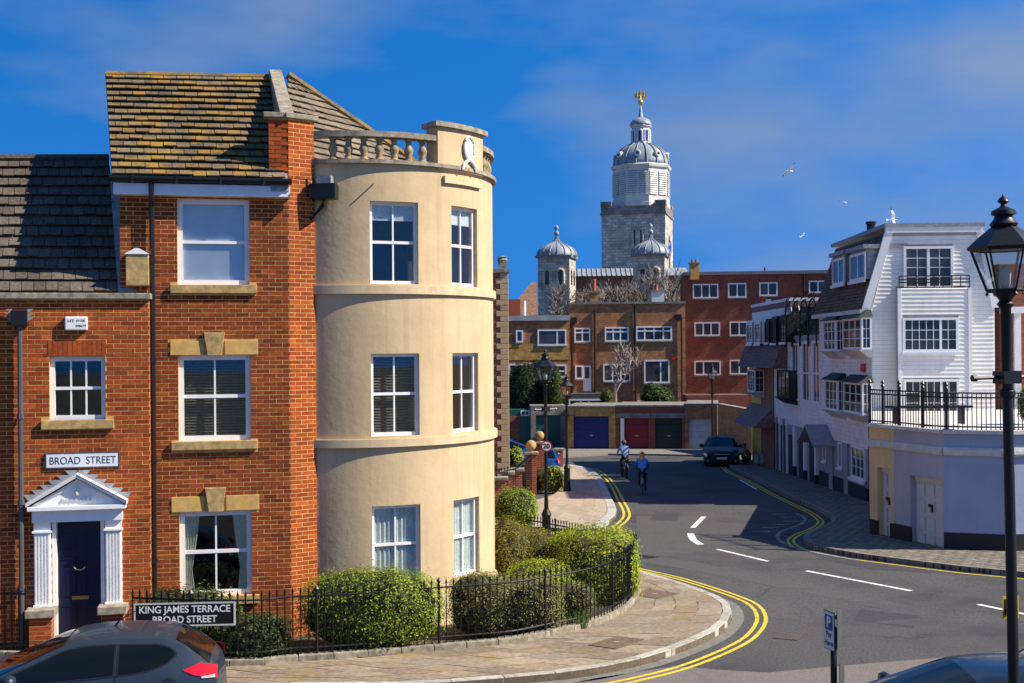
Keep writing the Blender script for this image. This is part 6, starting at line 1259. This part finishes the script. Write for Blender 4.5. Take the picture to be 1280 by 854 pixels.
def turret(px0, px1, pxs, ytop, ycap, yfin, d):
    P = Pl(at_g(px0, d), d, -14); s1 = P.pix(px1, ytop+30)[0]; zt = P.pix((px0+px1)/2, ytop)[1]; dp = (at_g(pxs, d)-at_g(px1, d))/math.cos(R(76))*.24+s1*.6
    mb = MB(); mb.box(P, 0, s1, gz(d), zt, -s1, 0); t = part('turret', mb, 'cath_stone', CT); mb = MB(); mb.box(P, -.25, s1+.25, zt, zt+.22, -s1-.25, .25); part('turret_cornice', mb, 'lead_line', t)
    for f in (.2, .62): r = (s1*f, s1*f+.75, zt-3.0, zt-1.3); arch_w(P, r, t); arch_s(P, r, t)
    PS = Pl(*P(s1, 0, 0).xy, 76); 
    for f in (.2, .62): r = (s1*f, s1*f+.75, zt-3.0, zt-1.3); arch_w(PS, r, t)
    c = P(s1/2, zt+.22, -s1/2); h = at(px0, ycap, d).z-zt; rr = s1*.62
    pr = [(1.02, 0), (1.0, .12), (.97, .25), (.88, .42), (.72, .58), (.5, .7), (.3, .8), (.17, .9), (.09, 1.05), (.07, 1.2)]
    q = MB(); q.lathe([(r*rr, z*h*.86) for r, z in pr], c, 24); oc = part('onion_cap', q, 'lead_roof', t, True)
    for k in range(16): a = 2*math.pi*k/16; q = MB(); q.tube([c+Vector((r*rr*1.01*math.cos(a), r*rr*1.01*math.sin(a), z*h*.86)) for r, z in pr], .06, 4); part('cap_rib', q, 'lead_line', oc)
    q = MB(); zf = h*1.04; q.lathe([(.07, 0)]+[(.3*math.sin(R(a)), .35-.3*math.cos(R(a))) for a in range(20, 180, 20)]+[(.15, .75), (.28, .95), (.2, 1.15), (.03, 1.3)], c+Vector((0, 0, zf)), 10); part('cap_finial', q, 'lead_roof', oc, True)
turret(674, 712, 720, 322, 298, 277, 134); turret(793, 831, 840, 320, 296, 276, 134)
PN = Pl(at_g(700, 140), 140, -2); r = PN.rect(716, 334, 796, 345); q = MB(); q.hexa([PN(r[0], r[2], 0), PN(r[1]+6, r[2], 0), PN(r[1]+6, r[2], -6), PN(r[0], r[2], -6), PN(r[0], r[3], -2.4), PN(r[1]+6, r[3], -2.4), PN(r[1]+6, r[3], -4), PN(r[0], r[3], -4)]); nr = part('nave_lead_roof', q, 'lead_roof', CT)
for k in range(14): x = r[0]+(r[1]-r[0])*k/13; q = MB(); q.tube([PN(x, r[2], .04), PN(x, r[3], -2.36)], .1, 4); part('roof_rib', q, 'lead_line', nr)
q = MB(); q.box(PN, r[0]-1, r[1]+8, gC, r[2]-.02, -6, -.2); part('nave_wall', q, 'cath_tile', CT)
P5 = Pl(at_g(600, 125), 125, 0); z0 = P5.pix(640, 395)[1]; q = MB(); a, b = P5.pix(630, 392)[0], P5.pix(668, 350)
q.add([P5(a, z0-12, 0), P5(b[0]+.3, z0-12, 0), P5(b[0]+.3, z0, 0), P5(b[0]+.3, b[1], -4), P5(a, z0, 0), P5(b[0]-.2, b[1], -4)], [(0, 1, 2, 4), (4, 2, 3, 5)]); part('aisle_roof', q, 'cath_tile', CT)
q = MB(); q.box(Pl(at_g(832, 138), 138, 0), 0, 4, gC, at(850, 352, 138).z, -4, 0); part('transept', q, 'cath_tile', CT)
q = MB(); q.box(Pl(at_g(600, 118), 118, 0), 0, at_g(652, 118)-at_g(600, 118), gC, at(640, 374, 118).z, -4, 0); tag(part('far_house', q, 'terracotta'), 'distant red roofed house at the left of the cathedral turret', 'house')
# ---------------------------------------------------------------- trees
def bare_tree(name, label, base, height, spread, m, seed, levels=5, r0=.16, up=.55, n0=3, nb=3, cutr=.012):
    rnd = random.Random(seed); t = thing(name, label, 'tree', base); tk = MB(); br = MB()
    def grow(p, d, l, r, lv):
        q = p+d*l*.5+Vector((rnd.uniform(-.06, .06), rnd.uniform(-.06, .06), 0))*l; e = q+(d+Vector((0, 0, .12))).normalized()*l*.5
        (tk if lv == levels else br).tube([p, q, e], [r, r*.8, r*.62], 5 if lv > 2 else 3, False)
        if lv == 0: return
        for _ in range(nb if lv < levels else n0):
            v = Vector((rnd.gauss(0, 1)*spread, rnd.gauss(0, 1)*spread, rnd.gauss(0, .5)+up)).normalized(); nd = (d*.75+v*.8).normalized(); s = rnd.uniform(.45, 1); st = p.lerp(e, s)
            grow(st, nd, l*rnd.uniform(.6, .85), max(cutr, r*.58), lv-1)
    grow(Vector(base), Vector((0, 0, 1)), height*.33, r0, levels); part('trunk', tk, m, t); part('branches', br, m, t, kind='stuff', recalc=False); return t
for i, (px, yb, d, h) in enumerate(((712, 392, 108, 6.2), (746, 392, 106, 7.0), (790, 392, 108, 7.2), (828, 392, 107, 7.0), (846, 395, 110, 6.0))):
    b = at(px, yb, d); bare_tree('bare_tree', ('leafless tree in front of the left stone turret', 'leafless tree behind the tall red chimney pot', 'leafless tree just left of the right stone turret', 'leafless tree in front of the right stone turret', 'leafless tree at the right end, by the yellow chimney')[i], Vector((b.x, d, gz(d)+2.5)), (b.z+h-gz(d)-2.5)*.93, 1.0, 'bark_grey', 50+i, levels=5, r0=.2, cutr=.03, nb=4)
b = at(770, 505, 80); bare_tree('silver_tree', 'pale leafless garden tree against the brown flats', Vector((b.x, 80, b.z-.3)), 5.2, .8, 'bark_pale', 71, levels=5, r0=.13, cutr=.022)
bb = lambda px, y, d: at(px, y, d)
foliage('evergreen_tree', 'large dark evergreen tree behind the lamp lanterns', 'tree', [(bb(655, 488, 79), (1.15, 1.0, 1.7), 2.2), (bb(672, 482, 79.3), (.8, .9, 1.5), 2.2), (bb(692, 492, 79), (.7, .8, 1.4), 2.2)], 'leaf_dark', 260, .16, 61, stems=6)
foliage('conifer', 'mid green conifer right of the dark evergreen', 'tree', [(bb(694, 488, 78.2), (.5, .5, 1.5), 2)], 'leaf_green', 260, .13, 62)
foliage('garden_bush', 'broad leaved green bush on top of the crimson garage', 'bush', [(bb(821, 497, 79), (1.0, .8, .75), 2.2), (bb(815, 490, 79), (.5, .5, .6), 2)], 'leaf_ivy', 220, .2, 63)
foliage('climber', 'small green climber below the pale leafless tree', 'shrub', [(bb(758, 498, 79), (.4, .4, .6), 2.2)], 'leaf_green', 220, .14, 64)
# ---------------------------------------------------------------- people, bicycles, bags
def figure(label, joints, edges, mats, loc, rotz, scale=1.0):
    """one continuous skinned body; materials follow the nearest limb"""
    names = list(joints); me = bpy.data.meshes.new('body'); me.from_pydata([joints[n][0] for n in names], [(names.index(a), names.index(b)) for a, b, _ in edges], []); o = bpy.data.objects.new('body', me); col.objects.link(o)
    o.modifiers.new('s', 'SKIN'); sv = me.skin_vertices[0].data
    for i, n in enumerate(names): r = joints[n][1]; sv[i].radius = r if isinstance(r, tuple) else (r, r)
    sv[names.index('pelvis')].use_root = True
    m2 = o.modifiers.new('d', 'SUBSURF'); m2.levels = 2; m2.render_levels = 2; dg = bpy.context.evaluated_depsgraph_get(); dg.update(); nm = bpy.data.meshes.new_from_object(o.evaluated_get(dg)); bpy.data.objects.remove(o)
    nm.materials.clear(); ml = sorted({m for _, _, m in edges}); [nm.materials.append(MT(m)) for m in ml]
    seg = [(Vector(joints[a][0]), Vector(joints[b][0]), ml.index(m), max(joints[a][1] if not isinstance(joints[a][1], tuple) else max(joints[a][1]), .03)) for a, b, m in edges]
    for p in nm.polygons:
        c = p.center; best = 9
        for a, b, k, r in seg:
            ab = b-a; f = max(0, min(1, (c-a).dot(ab)/ab.length_squared)); dd = (c-a-ab*f).length-r*.4
            if dd < best: best = dd; p.material_index = k
        p.use_smooth = True
    root = thing('person', label, 'person', (0, 0, 0)); o = link('body', nm, None, root); root.location = loc; root.rotation_euler = (0, 0, rotz); root.scale = (scale,)*3; return root
def rider(label, loc, rz, jacket, scale, hair, hairlong):
    J = {'pelvis': ((-.12, 0, .98), (.15, .13)), 'waist': ((-.02, 0, 1.14), (.14, .12)), 'chest': ((.1, 0, 1.34), (.17, .13)), 'neck': ((.17, 0, 1.49), .055), 'head': ((.21, 0, 1.6), (.085, .095)), 'crown': ((.2, 0, 1.69), (.07, .08))}
    E = [('pelvis', 'waist', jacket), ('waist', 'chest', jacket), ('chest', 'neck', jacket), ('neck', 'head', 'skin'), ('head', 'crown', 'skin')]
    for s, n in ((1, 'l'), (-1, 'r')):
        f = .2 if s > 0 else -.12
        J.update({'sh'+n: ((.13, .18*s, 1.4), .065), 'el'+n: ((.3, .25*s, 1.2), .048), 'wr'+n: ((.47, .24*s, 1.06), .034), 'ha'+n: ((.54, .24*s, 1.04), .036), 'hip'+n: ((-.1, .1*s, .96), .095), 'kn'+n: ((.26, .12*s, .78 if s > 0 else .6), .062), 'an'+n: ((.12 if s > 0 else -.02, .13*s, .44 if s > 0 else .2), .042), 'to'+n: ((.28 if s > 0 else .16, .13*s, .4 if s > 0 else .16), .036)})
        E += [('chest', 'sh'+n, jacket), ('sh'+n, 'el'+n, jacket), ('el'+n, 'wr'+n, jacket), ('wr'+n, 'ha'+n, 'skin'), ('pelvis', 'hip'+n, 'trousers'), ('hip'+n, 'kn'+n, 'trousers'), ('kn'+n, 'an'+n, 'trousers'), ('an'+n, 'to'+n, 'trousers')]
    p = figure(label, J, E, None, loc, rz, scale); q = MB(); c = Vector((.17, 0, 1.63))
    vs = [(.115*math.sin(R(a)), -.125*math.cos(R(a))) for a in range(20, 181, 16)]; q.lathe([(max(r, .001), z) for r, z in vs], c, 12)
    if hairlong: q.tube([c+Vector((-.04, 0, .02)), c+Vector((-.1, 0, -.1)), c+Vector((-.11, 0, -.26))], [.11, .12, .05], 8)
    h = part('hair', q, hair, None, True); h.parent = p; q = None
    b = thing('bicycle', 'bicycle under the '+('blonde rider' if hairlong else 'rider in the denim jacket'), 'bicycle', (0, 0, 0)); wr = .34
    for nm, x in (('wheel', -.5), ('wheel', .54)):
        q = MB(); M_ = Matrix.Translation((x, 0, wr)) @ Matrix.Rotation(R(90), 4, 'X'); q.lathe([(wr-.03, -.018), (wr, 0), (wr-.03, .018), (wr-.045, 0), (wr-.03, -.018)], n=28, M=M_); w_ = part(nm, q, 'tyre', b); q = MB()
        for k in range(14): a = 2*math.pi*k/14; q.tube([(x, 0, wr), (x+(wr-.04)*math.cos(a), 0, wr+(wr-.04)*math.sin(a))], .003, 3)
        part('spokes', q, 'rim', w_); q = MB(); M2 = Matrix.Translation((x, 0, wr)) @ Matrix.Rotation(R(90), 4, 'X'); q.lathe([(.025, -.05), (.025, .05)], n=8, M=M2); part('hub', q, 'rim', w_)
    q = MB()
    for a, c_ in (((-.5, 0, wr), (-.03, 0, .3)), ((-.5, 0, wr), (-.16, 0, .78)), ((-.03, 0, .3), (-.17, 0, .86)), ((-.16, 0, .76), (.4, 0, .82)), ((-.03, 0, .3), (.42, 0, .74)), ((.38, 0, .95), (.54, 0, wr))): q.tube([a, c_], .018, 6)
    part('frame', q, 'grey_metal', b); q = MB(); q.tube([(.5, .28, 1.0), (.42, .16, 1.02), (.38, 0, 1.0), (.42, -.16, 1.02), (.5, -.28, 1.0)], .015, 6); part('handlebar', q, 'black_iron', b)
    q = MB(); q.lathe([(.02, -.03), (.1, 0), (.09, .03), (.02, .045)], (-.18, 0, .87), 10); part('saddle', q, 'black_plastic', b, True); q = MB(); q.tube([(-.03, -.1, .3), (-.03, .1, .3)], .015, 5); q.cube((.1, .14, .37), (.1, .08, .02)); q.cube((-.02, -.14, .13), (.1, .08, .02)); q.tube([(-.03, .1, .3), (.1, .11, .37)], .012, 4); q.tube([(-.03, -.1, .3), (-.02, -.11, .14)], .012, 4); part('crank', q, 'black_iron', b)
    q = MB(); q.tube([(-.62+.1*0, 0, wr+.3)]+[(-.5+(wr+.03)*math.cos(R(a)), 0, wr+(wr+.03)*math.sin(R(a))) for a in range(150, 60, -15)], .022, 4); part('mudguard', q, 'rim', b)
    b.location = loc; b.rotation_euler = (0, 0, rz); b.scale = (scale,)*3
g1 = G(781, 598); g2_ = G(803, 618)
rider('cyclist in a denim blue jacket riding away, farther of the two', g1, R(96), 'jacket_denim', .97, 'hair_dark', False)
rider('blonde cyclist in a bright blue jacket riding away, nearer of the two', g2_, R(84), 'jacket_blue', .93, 'hair_blonde', True)
J = {'pelvis': ((0, 0, .3), (.16, .14)), 'waist': ((.06, 0, .45), (.15, .13)), 'chest': ((.16, 0, .62), (.18, .14)), 'neck': ((.24, 0, .76), .06), 'head': ((.29, 0, .86), (.09, .095)), 'crown': ((.29, 0, .95), (.07, .08))}
E = [('pelvis', 'waist', 'coat_olive'), ('waist', 'chest', 'coat_olive'), ('chest', 'neck', 'coat_olive'), ('neck', 'head', 'skin'), ('head', 'crown', 'skin')]
for s, n in ((1, 'l'), (-1, 'r')):
    J.update({'sh'+n: ((.18, .19*s, .67), .07), 'el'+n: ((.4, .22*s, .52), .052), 'wr'+n: ((.62, .16*s, .5), .036), 'ha'+n: ((.69, .15*s, .5), .038), 'hip'+n: ((.03, .12*s, .28), .1), 'kn'+n: ((.42, .16*s, .44 if s > 0 else .2), .07), 'an'+n: ((.2 if s > 0 else .05, .16*s, .09), .045), 'to'+n: ((.38 if s > 0 else .12, .17*s, .05), .04)})
    E += [('chest', 'sh'+n, 'coat_olive'), ('sh'+n, 'el'+n, 'coat_olive'), ('el'+n, 'wr'+n, 'coat_olive'), ('wr'+n, 'ha'+n, 'skin'), ('pelvis', 'hip'+n, 'trousers'), ('hip'+n, 'kn'+n, 'trousers'), ('kn'+n, 'an'+n, 'trousers'), ('an'+n, 'to'+n, 'trousers')]
gk = G(938, 581, .11); cp = figure('person in an olive coat and cap crouching beside the black car', J, E, None, gk, R(170), 1.05)
q = MB(); q.lathe([(.11, 0), (.125, .04), (.1, .1), (.02, .12)], (.28, 0, .9), 10); q.cube((.4, 0, .91), (.12, .16, .02)); h = part('cap', q, 'coat_olive', None, True); h.parent = cp
for i, (px, lb) in enumerate(((946.5, 'grey carrier bag nearest the crouching person'), (953.5, 'grey carrier bag farther from the crouching person'))):
    g = G(px, 581, .11); b = thing('carrier_bag', lb, 'bag', g, 'bags on the pavement'); q = MB(); q.lathe([(.18, 0), (.21, .1), (.19, .28), (.14, .42), (.06, .5)], g, 9, rot=i); part('sack', q, 'bag_grey', b, True); q = MB(); q.tube([g+Vector((-.06, 0, .46)), g+Vector((-.04, 0, .6)), g+Vector((.04, 0, .6)), g+Vector((.06, 0, .46))], .012, 4); part('handle', q, 'bag_grey', b)
# ---------------------------------------------------------------- gulls
for i, (px, py, d, sp, bank, yaw) in enumerate(((987, 214, 60, .7, -25, 20), (1058, 254, 70, .55, 10, 60), (1116, 275, 45, .6, 65, 0), (1003, 295, 75, .55, 30, -40))):
    c = at(px, py, d); gl = thing('gull', ('gull with spread wings highest in the sky', 'small gull in the middle of the four', 'gull banking steeply above the white gable roof', 'small pale gull lowest of the four')[i], 'bird', (0, 0, 0), 'gulls in flight')
    q = MB(); M_ = Matrix.Rotation(R(90), 4, 'Y'); q.lathe([(.005, -.3), (.05, -.2), (.08, 0), (.06, .15), (.045, .2), (.03, .27), (.004, .32)], n=8, M=M_); part('body', q, 'gull_white', gl, True)
    for s in (-1, 1):
        q = MB(); pts = [(.1, 0, .03), (.16, .3, .12), (.02, .75, .1), (-.1, .72, .09), (-.03, .35, .1), (-.1, 0, .02)]; q.prism([Vector((x, s*y, z)) for x, y, z in (pts if s > 0 else pts[::-1])], (0, 0, .015)); part('wing', q, 'gull_white', gl)
        q = MB(); pts = [(.05, .66, .126), (-.02, .9, .1), (-.1, .72, .115)]; q.prism([Vector((x, s*y, z)) for x, y, z in (pts if s > 0 else pts[::-1])], (0, 0, .012)); part('wing_tip', q, 'gull_dark', gl)
    q = MB(); q.prism([Vector(p) for p in ((-.25, -.04, 0), (-.25, .04, 0), (-.4, .09, 0), (-.4, -.09, 0))], (0, 0, .012)); part('tail', q, 'gull_white', gl)
    gl.location = c; gl.scale = (sp,)*3; gl.rotation_euler = (R(bank), 0, R(yaw))
